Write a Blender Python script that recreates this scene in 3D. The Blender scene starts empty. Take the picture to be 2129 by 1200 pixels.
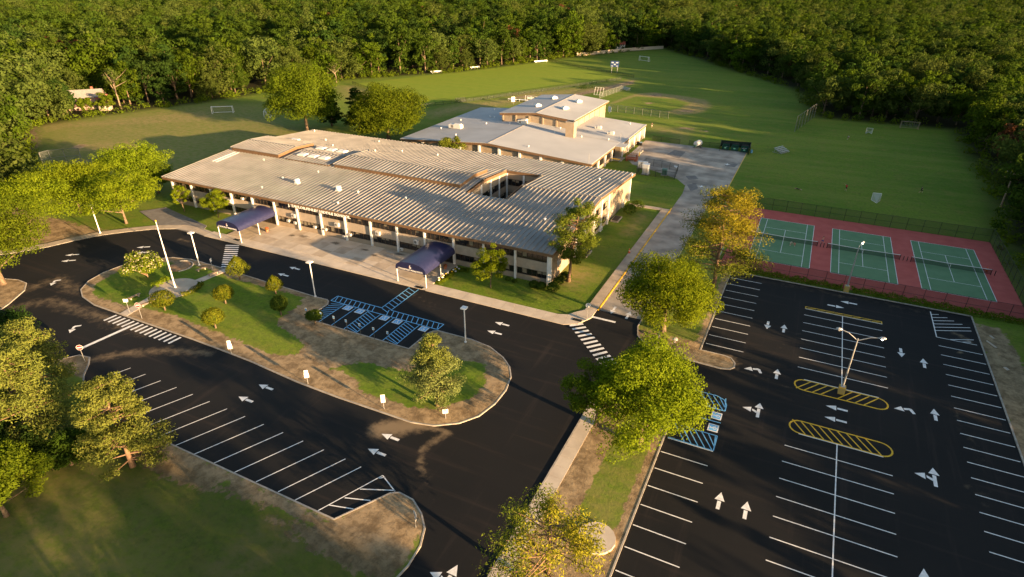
import bpy, bmesh, math, random
import numpy as np
from mathutils import Vector, Matrix
from mathutils.geometry import delaunay_2d_cdt
# Plan frame in metres: X runs along the school's front, Y away from the car park, Z up.
scene = bpy.context.scene
C = scene.collection
R = math.radians
# ---------------------------------------------------------------- camera
cam = bpy.data.cameras.new('camera'); cam_o = bpy.data.objects.new('camera', cam); C.objects.link(cam_o)
cam_o.location = (0, 0, 50.165); cam_o.rotation_euler = (R(90 - 28.028), 0, R(26.0))
cam.sensor_width = 36; cam.lens = 36 * 1256.63 / 2129; cam.clip_start = 1; cam.clip_end = 6000
scene.camera = cam_o
# ---------------------------------------------------------------- daylight
SUN_EL = 8.4; SUN_DIR = Vector((0.978, -0.208, 0)).normalized()
w = bpy.data.worlds.new('World'); scene.world = w; w.use_nodes = True
nt = w.node_tree; sky = nt.nodes.new('ShaderNodeTexSky'); sky.sky_type = 'NISHITA'; sky.sun_disc = False
sky.sun_elevation = R(SUN_EL); sky.sun_rotation = math.atan2(SUN_DIR.x, SUN_DIR.y)
sky.air_density = 1.0; sky.dust_density = 1.6; sky.ozone_density = 1.0
nt.links.new(sky.outputs[0], nt.nodes['Background'].inputs[0]); nt.nodes['Background'].inputs[1].default_value = 0.066
sun = bpy.data.lights.new('sun', 'SUN'); sun.energy = 4.8; sun.angle = R(0.55); sun.color = (1.0, 0.65, 0.33)
sun_o = bpy.data.objects.new('sun', sun); C.objects.link(sun_o)
sd_ = SUN_DIR * math.cos(R(SUN_EL)) + Vector((0, 0, math.sin(R(SUN_EL))))
sun_o.rotation_euler = (-sd_).to_track_quat('-Z', 'Y').to_euler(); sun_o.location = sd_ * 300
vs = scene.view_settings; vs.view_transform = 'Standard'; vs.look = 'None'; vs.exposure = 2.2; vs.gamma = 1.0; vs.use_curve_mapping = False
scene.cycles.use_denoising = True; scene.cycles.max_bounces = 5; scene.cycles.transparent_max_bounces = 12
scene.cycles.diffuse_bounces = 3; scene.cycles.glossy_bounces = 2; scene.cycles.transmission_bounces = 3
scene.cycles.sample_clamp_indirect = 4
# ---------------------------------------------------------------- materials
MAT = {}
def nd(m, t, **kw):
    n = m.node_tree.nodes.new(t)
    for k, v in kw.items(): setattr(n, k, v)
    return n
def bsdf(m): return m.node_tree.nodes['Principled BSDF']
def mat(name, col, col2=None, scale=1.0, rough=0.8, metal=0.0, bump=0.0, bscale=None, detail=4, spec=0.3, lo=0.35, hi=0.65, stretch=None, emit=0):
    if name in MAT: return MAT[name]
    m = bpy.data.materials.new(name); m.use_nodes = True; MAT[name] = m
    b = bsdf(m); b.inputs['Roughness'].default_value = rough; b.inputs['Metallic'].default_value = metal
    b.inputs['Specular IOR Level'].default_value = spec
    b.inputs['Base Color'].default_value = (*col, 1)
    L = m.node_tree.links
    if emit:
        b.inputs['Emission Color'].default_value = (*col, 1); b.inputs['Emission Strength'].default_value = emit
    if col2 is not None or bump:
        g = nd(m, 'ShaderNodeNewGeometry'); vec = g.outputs['Position']
        if stretch:
            mp = nd(m, 'ShaderNodeMapping'); mp.inputs['Scale'].default_value = stretch; L.new(vec, mp.inputs[0]); vec = mp.outputs[0]
        n = nd(m, 'ShaderNodeTexNoise'); n.inputs['Scale'].default_value = scale; n.inputs['Detail'].default_value = detail
        L.new(vec, n.inputs['Vector'])
        if col2 is not None:
            r = nd(m, 'ShaderNodeValToRGB'); r.color_ramp.elements[0].color = (*col, 1); r.color_ramp.elements[1].color = (*col2, 1)
            r.color_ramp.elements[0].position = lo; r.color_ramp.elements[1].position = hi
            L.new(n.outputs[0], r.inputs[0]); L.new(r.outputs[0], b.inputs['Base Color'])
        if bump:
            n2 = nd(m, 'ShaderNodeTexNoise'); n2.inputs['Scale'].default_value = bscale or scale * 4; n2.inputs['Detail'].default_value = 3
            L.new(vec, n2.inputs['Vector'])
            bp = nd(m, 'ShaderNodeBump'); bp.inputs['Strength'].default_value = bump; bp.inputs['Distance'].default_value = 0.05
            L.new(n2.outputs[0], bp.inputs['Height']); L.new(bp.outputs[0], b.inputs['Normal'])
    return m
def mix_rgb(m, fac, a, b):
    n = nd(m, 'ShaderNodeMix', data_type='RGBA'); L = m.node_tree.links
    if hasattr(fac, 'links'): L.new(fac, n.inputs[0])
    else: n.inputs[0].default_value = fac
    for i, v in ((6, a), (7, b)):
        if hasattr(v, 'links'): L.new(v, n.inputs[i])
        else: n.inputs[i].default_value = (*v, 1)
    return n.outputs[2]
def math_n(m, op, a, b=None, c=None, clamp=False):
    n = nd(m, 'ShaderNodeMath', operation=op); n.use_clamp = clamp; L = m.node_tree.links
    for i, v in enumerate((a, b, c)):
        if v is None: continue
        if hasattr(v, 'links'): L.new(v, n.inputs[i])
        else: n.inputs[i].default_value = v
    return n.outputs[0]
def noise_n(m, scale, detail=4, rough=0.55, stretch=None, rot=0):
    g = nd(m, 'ShaderNodeNewGeometry'); n = nd(m, 'ShaderNodeTexNoise'); n.inputs['Scale'].default_value = scale
    n.inputs['Detail'].default_value = detail; n.inputs['Roughness'].default_value = rough
    v = g.outputs['Position']
    if stretch:
        mp = nd(m, 'ShaderNodeMapping'); mp.inputs['Scale'].default_value = stretch; mp.inputs['Rotation'].default_value = (0, 0, rot)
        m.node_tree.links.new(v, mp.inputs[0]); v = mp.outputs[0]
    m.node_tree.links.new(v, n.inputs['Vector']); return n.outputs[0]
def ramp_n(m, v, lo, hi, a=0.0, b=1.0):
    n = nd(m, 'ShaderNodeMapRange'); n.interpolation_type = 'SMOOTHSTEP'; n.inputs[1].default_value = lo; n.inputs[2].default_value = hi; n.inputs[3].default_value = a; n.inputs[4].default_value = b
    m.node_tree.links.new(v, n.inputs[0]); return n.outputs[0]
def attr_n(m, name):
    n = nd(m, 'ShaderNodeAttribute'); n.attribute_name = name; return n.outputs['Fac']
def ground_mat():
    """grass that gives way to bare soil, dry turf and lush turf where the ground has them"""
    m = bpy.data.materials.new('turf'); m.use_nodes = True; b = bsdf(m); L = m.node_tree.links
    big = noise_n(m, 0.035, 5); mid = noise_n(m, 0.30, 8, 0.68); fine = noise_n(m, 2.0, 8, 0.75)
    g = mix_rgb(m, ramp_n(m, big, 0.35, 0.65), (0.092, 0.190, 0.009), (0.150, 0.235, 0.014))
    g = mix_rgb(m, ramp_n(m, mid, 0.46, 0.68, 0, 0.7), g, (0.200, 0.195, 0.034))
    g = mix_rgb(m, ramp_n(m, fine, 0.35, 0.7, 0, 0.75), g, (0.046, 0.098, 0.007))
    tuft = noise_n(m, 0.9, 8, 0.8)
    g = mix_rgb(m, ramp_n(m, tuft, 0.50, 0.64, 0, 0.75), g, (0.050, 0.105, 0.007))
    stripe = noise_n(m, 0.16, 4, 0.6, (0.10, 1.15, 1), R(-8))
    g = mix_rgb(m, ramp_n(m, stripe, 0.42, 0.64, 0, 0.34), g, (0.195, 0.225, 0.038))
    lush = attr_n(m, 'lush')
    lg = mix_rgb(m, ramp_n(m, mid, 0.3, 0.7), (0.150, 0.235, 0.012), (0.190, 0.265, 0.018))
    lg = mix_rgb(m, ramp_n(m, stripe, 0.44, 0.58, 0, 0.35), lg, (0.215, 0.255, 0.022))
    g = mix_rgb(m, lush, g, lg)
    dry = attr_n(m, 'dry')
    dn = math_n(m, 'MULTIPLY', dry, ramp_n(m, noise_n(m, 0.5, 6, 0.7, (1, 1.6, 1)), 0.33, 0.62, 0.35, 1.0))
    dc = mix_rgb(m, ramp_n(m, fine, 0.3, 0.7), (0.260, 0.190, 0.080), (0.380, 0.285, 0.130))
    g = mix_rgb(m, dn, g, dc)
    dirt = attr_n(m, 'dirt')
    edge = math_n(m, 'ADD', dirt, math_n(m, 'MULTIPLY', math_n(m, 'SUBTRACT', noise_n(m, 0.9, 7, 0.72), 0.5), 1.5))
    dm = ramp_n(m, edge, 0.42, 0.58)
    sw = noise_n(m, 0.55, 8, 0.75, (1, 1, 1))
    soil = mix_rgb(m, ramp_n(m, sw, 0.36, 0.64), (0.165, 0.116, 0.064), (0.380, 0.280, 0.160))
    soil = mix_rgb(m, ramp_n(m, fine, 0.5, 0.8, 0, 0.5), soil, (0.38, 0.30, 0.19))
    g = mix_rgb(m, dm, g, soil)
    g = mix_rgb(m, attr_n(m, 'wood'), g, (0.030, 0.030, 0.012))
    L.new(g, b.inputs['Base Color']); b.inputs['Roughness'].default_value = 0.95; b.inputs['Specular IOR Level'].default_value = 0.1
    bp = nd(m, 'ShaderNodeBump'); bp.inputs['Strength'].default_value = 0.55; bp.inputs['Distance'].default_value = 0.12
    L.new(noise_n(m, 2.2, 6, 0.75), bp.inputs['Height']); L.new(bp.outputs[0], b.inputs['Normal'])
    return m
def asphalt_mat():
    m = bpy.data.materials.new('fresh_asphalt'); m.use_nodes = True; b = bsdf(m); L = m.node_tree.links
    a = mix_rgb(m, ramp_n(m, noise_n(m, 0.07, 4), 0.35, 0.65), (0.0060, 0.0064, 0.0068), (0.0095, 0.0092, 0.0090))
    a = mix_rgb(m, ramp_n(m, noise_n(m, 18, 3, 0.7), 0.4, 0.8, 0, 0.5), a, (0.014, 0.0135, 0.013))
    tr = noise_n(m, 0.5, 5, 0.6, (0.10, 1.6, 1), R(3))
    a = mix_rgb(m, ramp_n(m, tr, 0.54, 0.72, 0, 0.5), a, (0.030, 0.022, 0.018))
    tr2 = noise_n(m, 0.5, 5, 0.6, (1.5, 0.09, 1), R(4))
    a = mix_rgb(m, ramp_n(m, tr2, 0.55, 0.74, 0, 0.5), a, (0.030, 0.023, 0.020))
    s = attr_n(m, 'sand_sun')
    e = math_n(m, 'ADD', s, math_n(m, 'MULTIPLY', math_n(m, 'SUBTRACT', noise_n(m, 0.8, 7, 0.7), 0.5), 1.1))
    sm = math_n(m, 'MULTIPLY', ramp_n(m, e, 0.25, 0.95), ramp_n(m, s, 0.02, 0.3))
    a = mix_rgb(m, sm, a, (0.21, 0.155, 0.092))
    L.new(a, b.inputs['Base Color']); b.inputs['Roughness'].default_value = 0.82; b.inputs['Specular IOR Level'].default_value = 0.25
    bp = nd(m, 'ShaderNodeBump'); bp.inputs['Strength'].default_value = 0.25; bp.inputs['Distance'].default_value = 0.01
    L.new(noise_n(m, 30, 2), bp.inputs['Height']); L.new(bp.outputs[0], b.inputs['Normal'])
    return m
def leaf_mat(name, dark, light, trans=0.3, tcol=None):
    m = bpy.data.materials.new(name); m.use_nodes = True; N = m.node_tree.nodes; L = m.node_tree.links; MAT[name] = m
    N.remove(bsdf(m)); out = N['Material Output']
    oi = nd(m, 'ShaderNodeObjectInfo')
    f = math_n(m, 'ADD', math_n(m, 'MULTIPLY', attr_n(m, 'tone'), 0.62), math_n(m, 'MULTIPLY', oi.outputs['Random'], 0.38))
    c = mix_rgb(m, f, dark, light)
    hs = nd(m, 'ShaderNodeHueSaturation'); L.new(c, hs.inputs['Color'])
    L.new(math_n(m, 'ADD', math_n(m, 'MULTIPLY', oi.outputs['Random'], 0.028), 0.482), hs.inputs['Hue'])
    hs.inputs['Saturation'].default_value = 1.0
    d = nd(m, 'ShaderNodeBsdfDiffuse'); t = nd(m, 'ShaderNodeBsdfTranslucent'); mx = nd(m, 'ShaderNodeMixShader'); mx.inputs[0].default_value = trans
    L.new(hs.outputs[0], d.inputs[0])
    if tcol is None: L.new(hs.outputs[0], t.inputs[0])
    else: t.inputs[0].default_value = (*tcol, 1)
    L.new(d.outputs[0], mx.inputs[1]); L.new(t.outputs[0], mx.inputs[2]); L.new(mx.outputs[0], out.inputs[0])
    return m
def mesh_mat(name, col, open_share):
    """woven wire or netting: solid threads with gaps far below a pixel"""
    m = bpy.data.materials.new(name); m.use_nodes = True; N = m.node_tree.nodes; L = m.node_tree.links; MAT[name] = m
    b = bsdf(m); b.inputs['Base Color'].default_value = (*col, 1); b.inputs['Roughness'].default_value = 0.6
    t = nd(m, 'ShaderNodeBsdfTransparent'); mx = nd(m, 'ShaderNodeMixShader'); mx.inputs[0].default_value = open_share
    L.new(b.outputs[0], mx.inputs[1]); L.new(t.outputs[0], mx.inputs[2]); L.new(mx.outputs[0], N['Material Output'].inputs[0])
    return m
TURF = ground_mat(); ASPH = asphalt_mat()
CONC = mat('concrete', (0.29, 0.255, 0.215), (0.42, 0.375, 0.32), 0.6, 0.9, bump=0.15, bscale=8)
CONC2 = mat('plaza_concrete', (0.255, 0.22, 0.17), (0.40, 0.345, 0.27), 0.28, 0.9, detail=7, bump=0.15, bscale=8)
KERB = mat('kerb_concrete', (0.30, 0.27, 0.23), (0.43, 0.39, 0.33), 1.5, 0.9)
YELP = mat('yellow_paint', (0.80, 0.48, 0.02), (0.62, 0.38, 0.03), 3, 0.6)
WHTP = mat('white_road_paint', (0.84, 0.84, 0.82), (0.66, 0.66, 0.64), 2.5, 0.6)
BLUP = mat('blue_road_paint', (0.20, 0.52, 0.82), (0.15, 0.43, 0.72), 3, 0.6)
SBLU = mat('symbol_blue', (0.14, 0.42, 0.74), rough=0.6)
OLDA = mat('worn_asphalt', (0.225, 0.198, 0.165), (0.43, 0.38, 0.315), 0.26, 0.9, detail=11, bump=0.2, bscale=6)
OLDP = mat('asphalt_patch', (0.150, 0.140, 0.13), (0.205, 0.195, 0.18), 0.8, 0.9)
WHITE = mat('white_paint', (0.78, 0.77, 0.75), (0.68, 0.67, 0.64), 2, 0.5)
TAN = mat('tan_block_wall', (0.305, 0.240, 0.170), (0.360, 0.285, 0.205), 0.8, 0.85, bump=0.1, bscale=5)
PANEL = mat('tan_panel', (0.36, 0.295, 0.225), (0.42, 0.345, 0.265), 1.2, 0.75)
BROWN = mat('brown_fascia', (0.145, 0.085, 0.045), (0.175, 0.105, 0.058), 1.0, 0.6)
DKBR = mat('bronze_frame', (0.045, 0.032, 0.022), (0.06, 0.042, 0.03), 3, 0.5)
GLASS = mat('window_glass', (0.014, 0.014, 0.015), rough=0.12, spec=0.6)
BLIND = mat('window_blind', (0.20, 0.165, 0.11), (0.26, 0.22, 0.15), 4, 0.7)
ROOFM = mat('ribbed_metal', (0.180, 0.170, 0.155), (0.245, 0.232, 0.212), 0.25, 0.5, metal=0.0, spec=0.4, detail=6)
MEMB = mat('roof_membrane', (0.36, 0.365, 0.365), (0.43, 0.435, 0.435), 0.10, 0.85, detail=8)
METAL = mat('galvanised', (0.42, 0.42, 0.42), (0.52, 0.52, 0.51), 3, 0.4, metal=0.5)
DMETAL = mat('black_metal', (0.012, 0.014, 0.013), rough=0.5)
NAVY = mat('navy_canvas', (0.018, 0.021, 0.066), (0.026, 0.028, 0.080), 2, 0.36, spec=0.6)
RED = mat('sign_red', (0.55, 0.02, 0.03), rough=0.4)
WOOD = mat('weathered_wood', (0.24, 0.17, 0.11), (0.34, 0.25, 0.17), 4, 0.8)
BARK = mat('bark', (0.115, 0.078, 0.050), (0.20, 0.145, 0.095), 3, 0.95)
PBARK = mat('pine_bark', (0.150, 0.092, 0.055), (0.22, 0.14, 0.085), 3, 0.95)
COURTR = mat('court_red', (0.400, 0.078, 0.062), (0.460, 0.100, 0.080), 0.5, 0.85, detail=7)
COURTG = mat('court_green', (0.100, 0.205, 0.098), (0.120, 0.230, 0.114), 0.5, 0.85, detail=7)
CHAIN = mesh_mat('chain_link', (0.16, 0.17, 0.16), 0.75)
BCHAIN = mesh_mat('black_chain_link', (0.010, 0.014, 0.012), 0.66)
NET = mesh_mat('white_netting', (0.62, 0.63, 0.60), 0.55)
BNET = mesh_mat('tennis_netting', (0.01, 0.014, 0.012), 0.45)
DUMP = mat('dumpster_green', (0.010, 0.075, 0.045), (0.014, 0.06, 0.04), 2, 0.5)
UTILG = mat('utility_green', (0.10, 0.19, 0.15), rough=0.5)
ORANGE = mat('orange_paint', (0.36, 0.11, 0.05), (0.30, 0.10, 0.05), 3, 0.5)
MULCH = mat('mulch', (0.06, 0.035, 0.02), (0.10, 0.06, 0.035), 4, 0.95)
LAMPON = mat('lit_lamp', (1.0, 0.93, 0.78), rough=0.4, emit=6)
SKIN = mat('skin', (0.50, 0.30, 0.20), rough=0.6)
HAIR = mat('hair', (0.04, 0.025, 0.015), rough=0.7)
PLASTIC = mat('white_plastic', (0.58, 0.57, 0.54), rough=0.45)
GRIL = mat('grille_grey', (0.16, 0.15, 0.14), rough=0.6)
# ---------------------------------------------------------------- objects
def tag(o, label=None, cat=None, group=None, kind=None):
    for k, v in (('label', label), ('category', cat), ('group', group), ('kind', kind)):
        if v: o[k] = v
    return o
def thing(name, loc, label, cat, group=None, rz=0):
    o = bpy.data.objects.new(name, None); C.objects.link(o); o.empty_display_size = 0.3
    o.location = (loc[0], loc[1], loc[2] if len(loc) > 2 else 0); o.rotation_euler = (0, 0, rz)
    return tag(o, label, cat, group)
def link(name, me, parent=None, loc=None, rz=0):
    o = bpy.data.objects.new(name, me); C.objects.link(o)
    if parent: o.parent = parent
    if loc is not None: o.location = loc
    if rz: o.rotation_euler = (0, 0, rz)
    return o
class MB:
    def __init__(s): s.v = []; s.f = []; s.mi = []; s.cur = 0
    def add(s, vs, fs):
        n = len(s.v); s.v += [tuple(p) for p in vs]; s.f += [tuple(i + n for i in f) for f in fs]; s.mi += [s.cur] * len(fs); return s
    def box(s, c, d, rz=0, rx=0, ry=0):
        M = Matrix.Translation(c) @ Matrix.Rotation(rz, 4, 'Z') @ Matrix.Rotation(ry, 4, 'Y') @ Matrix.Rotation(rx, 4, 'X')
        p = [M @ Vector((x * d[0] / 2, y * d[1] / 2, z * d[2] / 2)) for x in (-1, 1) for y in (-1, 1) for z in (-1, 1)]
        return s.add(p, [(0, 1, 3, 2), (4, 6, 7, 5), (0, 4, 5, 1), (2, 3, 7, 6), (0, 2, 6, 4), (1, 5, 7, 3)])
    def bb(s, x0, x1, y0, y1, z0, z1): return s.box(((x0 + x1) / 2, (y0 + y1) / 2, (z0 + z1) / 2), (x1 - x0, y1 - y0, z1 - z0))
    def tube(s, pts, rad, n=8, cap=True):
        pts = [Vector(p) for p in pts]; rad = rad if hasattr(rad, '__len__') else [rad] * len(pts)
        vs = []; fs = []
        for i, p in enumerate(pts):
            d = (pts[min(i + 1, len(pts) - 1)] - pts[max(i - 1, 0)]).normalized()
            up = Vector((0, 0, 1)) if abs(d.z) < 0.9 else Vector((1, 0, 0))
            a = d.cross(up).normalized(); b = d.cross(a)
            for k in range(n):
                t = 2 * math.pi * k / n; vs.append(p + (a * math.cos(t) + b * math.sin(t)) * rad[i])
        for i in range(len(pts) - 1):
            for k in range(n):
                k2 = (k + 1) % n; fs.append((i * n + k, i * n + k2, (i + 1) * n + k2, (i + 1) * n + k))
        if cap: fs.append(tuple(range(n))[::-1]); fs.append(tuple((len(pts) - 1) * n + k for k in range(n)))
        return s.add(vs, fs)
    def prism(s, poly, z0, z1):
        n = len(poly); vs = [(x, y, z0) for x, y in poly] + [(x, y, z1) for x, y in poly]
        return s.add(vs, [tuple(range(n))[::-1], tuple(range(n, 2 * n))] + [(i, (i + 1) % n, n + (i + 1) % n, n + i) for i in range(n)])
    def flat(s, poly, z): return s.add([(x, y, z) for x, y in poly], [tuple(range(len(poly)))])
    def lathe(s, prof, n=12, c=(0, 0, 0)):
        vs = []; fs = []
        for r, z in prof:
            for k in range(n):
                t = 2 * math.pi * k / n; vs.append((c[0] + r * math.cos(t), c[1] + r * math.sin(t), c[2] + z))
        for i in range(len(prof) - 1):
            for k in range(n):
                k2 = (k + 1) % n; fs.append((i * n + k, i * n + k2, (i + 1) * n + k2, (i + 1) * n + k))
        fs.append(tuple(range(n))[::-1]); fs.append(tuple((len(prof) - 1) * n + k for k in range(n)))
        return s.add(vs, fs)
    def mesh(s, name, m, smooth=False):
        me = bpy.data.meshes.new(name); me.from_pydata(s.v, [], s.f)
        for x in (m if isinstance(m, (list, tuple)) else [m]): me.materials.append(x)
        if isinstance(m, (list, tuple)): me.polygons.foreach_set('material_index', s.mi)
        if smooth: me.polygons.foreach_set('use_smooth', [True] * len(me.polygons))
        bm = bmesh.new(); bm.from_mesh(me); bmesh.ops.recalc_face_normals(bm, faces=bm.faces); bm.to_mesh(me); bm.free()
        me.update(); return me
    def build(s, name, m, parent=None, loc=None, smooth=False, rz=0): return link(name, s.mesh(name, m, smooth), parent, loc, rz)
def copy_tree(o, parent=None):
    c = o.copy(); C.objects.link(c)
    if parent: c.parent = parent
    for ch in list(o.children): copy_tree(ch, c)
    return c
def struct(o): o['kind'] = 'structure'; return o
# ---------------------------------------------------------------- plan helpers
def inside(px, py, poly):
    r = np.zeros(px.shape, bool); n = len(poly)
    for i in range(n):
        x0, y0 = poly[i]; x1, y1 = poly[(i + 1) % n]
        if y0 == y1: continue
        c = ((y0 > py) != (y1 > py)) & (px < (x1 - x0) * (py - y0) / (y1 - y0) + x0); r ^= c
    return r
def dist_line(px, py, pts, closed=False):
    d = np.full(px.shape, 1e9); n = len(pts)
    for i in range(n if closed else n - 1):
        x0, y0 = pts[i]; x1, y1 = pts[(i + 1) % n]; dx, dy = x1 - x0, y1 - y0; l = dx * dx + dy * dy + 1e-9
        t = np.clip(((px - x0) * dx + (py - y0) * dy) / l, 0, 1); d = np.minimum(d, np.hypot(px - x0 - t * dx, py - y0 - t * dy))
    return d
def soft_poly(px, py, poly, w):
    """1 well inside the outline, 0 well outside, 0.5 on it"""
    d = dist_line(px, py, poly, True); d = np.where(inside(px, py, poly), d, -d); return np.clip(0.5 + d / (2 * w), 0, 1)
def soft_line(px, py, pts, half, w): return np.clip((half + w - dist_line(px, py, pts)) / (2 * w), 0, 1)
def set_attr(me, name, arr):
    a = me.attributes.new(name, 'FLOAT', 'POINT'); a.data.foreach_set('value', np.asarray(arr, np.float32).ravel())
def smooth_poly(pts, it=2, closed=True):
    for _ in range(it):
        q = []; n = len(pts)
        rng = range(n) if closed else range(n - 1)
        if not closed: q.append(pts[0])
        for i in rng:
            a = pts[i]; b = pts[(i + 1) % n]
            q.append((a[0] * .75 + b[0] * .25, a[1] * .75 + b[1] * .25)); q.append((a[0] * .25 + b[0] * .75, a[1] * .25 + b[1] * .75))
        if not closed: q.append(pts[-1])
        pts = q
    return pts
def offset(pts, d, closed=True):
    out = []; n = len(pts)
    for i in range(n):
        p = Vector(pts[i]); a = Vector(pts[i - 1]) if (closed or i > 0) else None; b = Vector(pts[(i + 1) % n]) if (closed or i < n - 1) else None
        ns = []
        for u, v in ((a, p), (p, b)):
            if u is None or v is None or (v - u).length < 1e-6: continue
            t = (v - u).normalized(); ns.append(Vector((-t.y, t.x)))
        m = sum(ns, Vector((0, 0)))
        if m.length < 1e-6: m = ns[0]
        m.normalize(); k = max(0.5, m.dot(ns[0])); q = p + m * (d / k); out.append((q.x, q.y))
    return out
def area2(p): return sum(p[i][0] * p[(i + 1) % len(p)][1] - p[(i + 1) % len(p)][0] * p[i][1] for i in range(len(p)))
def lawn(name, poly, z, step, attrs):
    xs = [p[0] for p in poly]; ys = [p[1] for p in poly]
    gx, gy = np.meshgrid(np.arange(min(xs) + step / 2, max(xs), step), np.arange(min(ys) + step / 2, max(ys), step)); gx = gx.ravel(); gy = gy.ravel()
    rs = np.random.RandomState(5); gx = gx + rs.uniform(-.2, .2, gx.shape) * step; gy = gy + rs.uniform(-.2, .2, gy.shape) * step
    k = inside(gx, gy, poly) & (dist_line(gx, gy, poly, True) > step * 0.35); n = len(poly)
    vs = [Vector(p) for p in poly] + [Vector((x, y)) for x, y in zip(gx[k], gy[k])]
    v, e, f, *_ = delaunay_2d_cdt(vs, [(i, (i + 1) % n) for i in range(n)], [], 1, 1e-4)
    me = bpy.data.meshes.new(name); px = np.array([p[0] for p in v]); py = np.array([p[1] for p in v])
    hz = np.clip(dist_line(px, py, poly, True) / 2.5, 0, 1)
    pz = z + hz * (0.05 + 0.05 * np.sin(px * .31) * np.cos(py * .27)) * (z > .105)
    me.from_pydata(np.stack([px, py, pz], 1).tolist(), [], [tuple(q) for q in f]); me.materials.append(TURF)
    bm = bmesh.new(); bm.from_mesh(me); bmesh.ops.recalc_face_normals(bm, faces=bm.faces)
    if sum(fc.normal.z for fc in bm.faces) < 0: bmesh.ops.reverse_faces(bm, faces=bm.faces)
    bm.to_mesh(me); bm.free()
    a = attrs(px, py)
    for nme in ('dirt', 'dry', 'lush', 'wood'): set_attr(me, nme, a.get(nme, np.zeros(len(px))))
    me.polygons.foreach_set('use_smooth', [True] * len(me.polygons))
    return struct(link(name, me))
def kerb(name, pts, closed, w=0.18, h=0.14, m=None, side=1):
    """raised concrete edging; w is laid towards the left of the walking direction"""
    inn = offset(pts, w * side, closed); mb = MB(); n = len(pts)
    for i in range(n if closed else n - 1):
        j = (i + 1) % n; a, b, c, d = pts[i], pts[j], inn[j], inn[i]
        vs = [(*a, -.05), (*b, -.05), (*b, h), (*a, h), (*d, h), (*c, h), (*d, -.05), (*c, -.05)]
        mb.add(vs, [(0, 1, 2, 3), (3, 2, 5, 4), (4, 5, 7, 6)])
        if not closed and i == 0: mb.add([vs[0], vs[3], vs[4], vs[6]], [(0, 1, 2, 3)])
        if not closed and i == n - 2: mb.add([vs[1], vs[2], vs[5], vs[7]], [(0, 1, 2, 3)])
    return struct(mb.build(name, m or KERB))
# ================================================================ the setting: ground, car parks, walks
FIELD = [(-248, 119), (-246, 137), (-230, 179), (-215, 250), (-177, 295), (-145, 376), (-103, 453), (-8, 316), (2, 259), (45, 258), (45, 184), (41, 150), (41, 104), (42, 60), (44, -130), (-90, -130), (-120, 0), (-150, 40), (-165, 66), (-197, 90)]
GREENF = [(-203.1,240.2),(-143.5,209.7),(-129.3,234.6),(-111.2,271.9),(-91.1,313.9),(-114.0,333.5),(-148.8,354.8),(-164.0,321.1),(-186.1,276.2)]
LAWNDRY = [[(-219.3,107.3),(-194.5,129.7),(-184.0,124.5),(-187.5,111.5),(-199.8,103.1)], [(-253.8,124.4),(-237.9,136.5),(-218.4,168.9),(-204.9,166.5),(-196.2,152.4),(-213.5,138.2),(-232.2,124.2),(-234.0,114.1)], [(-136.0,200.1),(-132.0,222.9),(-118.6,241.0),(-123.5,251.1),(-101.6,278.0),(-93.5,289.2),(-84.9,316.9),(-82.4,303.7),(-89.4,277.0),(-96.3,258.0),(-110.4,233.5),(-116.7,219.6),(-124.2,205.9),(-128.0,194.6)],
           [(-205.5,231.6),(-200.1,237.2),(-175.8,225.6),(-151.8,213.3),(-148.0,204.4),(-168.0,205.4),(-182.0,210.1)], [(-49.9,218.0),(-42.7,216.6),(-36.9,221.0),(-34.5,197.4),(-36.0,196.7),(-40.8,208.3),(-47.5,208.8)]]
INFIELD = [(-76.8,249.9),(-72.8,275.8),(-66.4,282.9),(-52.1,279.6),(-41.7,275.0),(-37.6,263.5),(-38.5,247.7),(-45.5,240.4),(-51.0,242.6),(-50.7,247.7),(-48.0,252.1),(-46.9,264.4),(-54.0,271.3),(-71.3,270.2),(-75.0,249.6)]
BARE = [[(-67.8,275.7),(-62.9,282.0),(-60.0,274.5),(-65.7,271.7)], [(-53.3,272.9),(-49.4,273.6),(-49.6,269.9),(-52.3,269.8)], [(-47.4,250.3),(-42.3,252.8),(-42.1,246.9),(-47.0,245.5)], [(-64.5,258.1),(-60.5,260.0),(-60.0,256.9),(-63.1,254.3)], [(-208.7,109.2),(-208.8,113.8),(-205.0,113.0),(-201.0,106.7)], [(-119.6,243.0),(-112.9,253.7),(-112.0,249.1),(-117.3,239.3)], [(-41.4,221.3),(-35.9,220.7),(-36.2,217.4),(-40.9,217.5)], [(-34.2,219.2),(-30.8,219.3),(-30.9,216.9),(-33.4,216.5)], [(-97.9,261.0),(-90.6,287.7),(-83.7,312.6),(-80.6,300.0),(-88.7,274.7),(-94.4,258.9)]]
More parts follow.
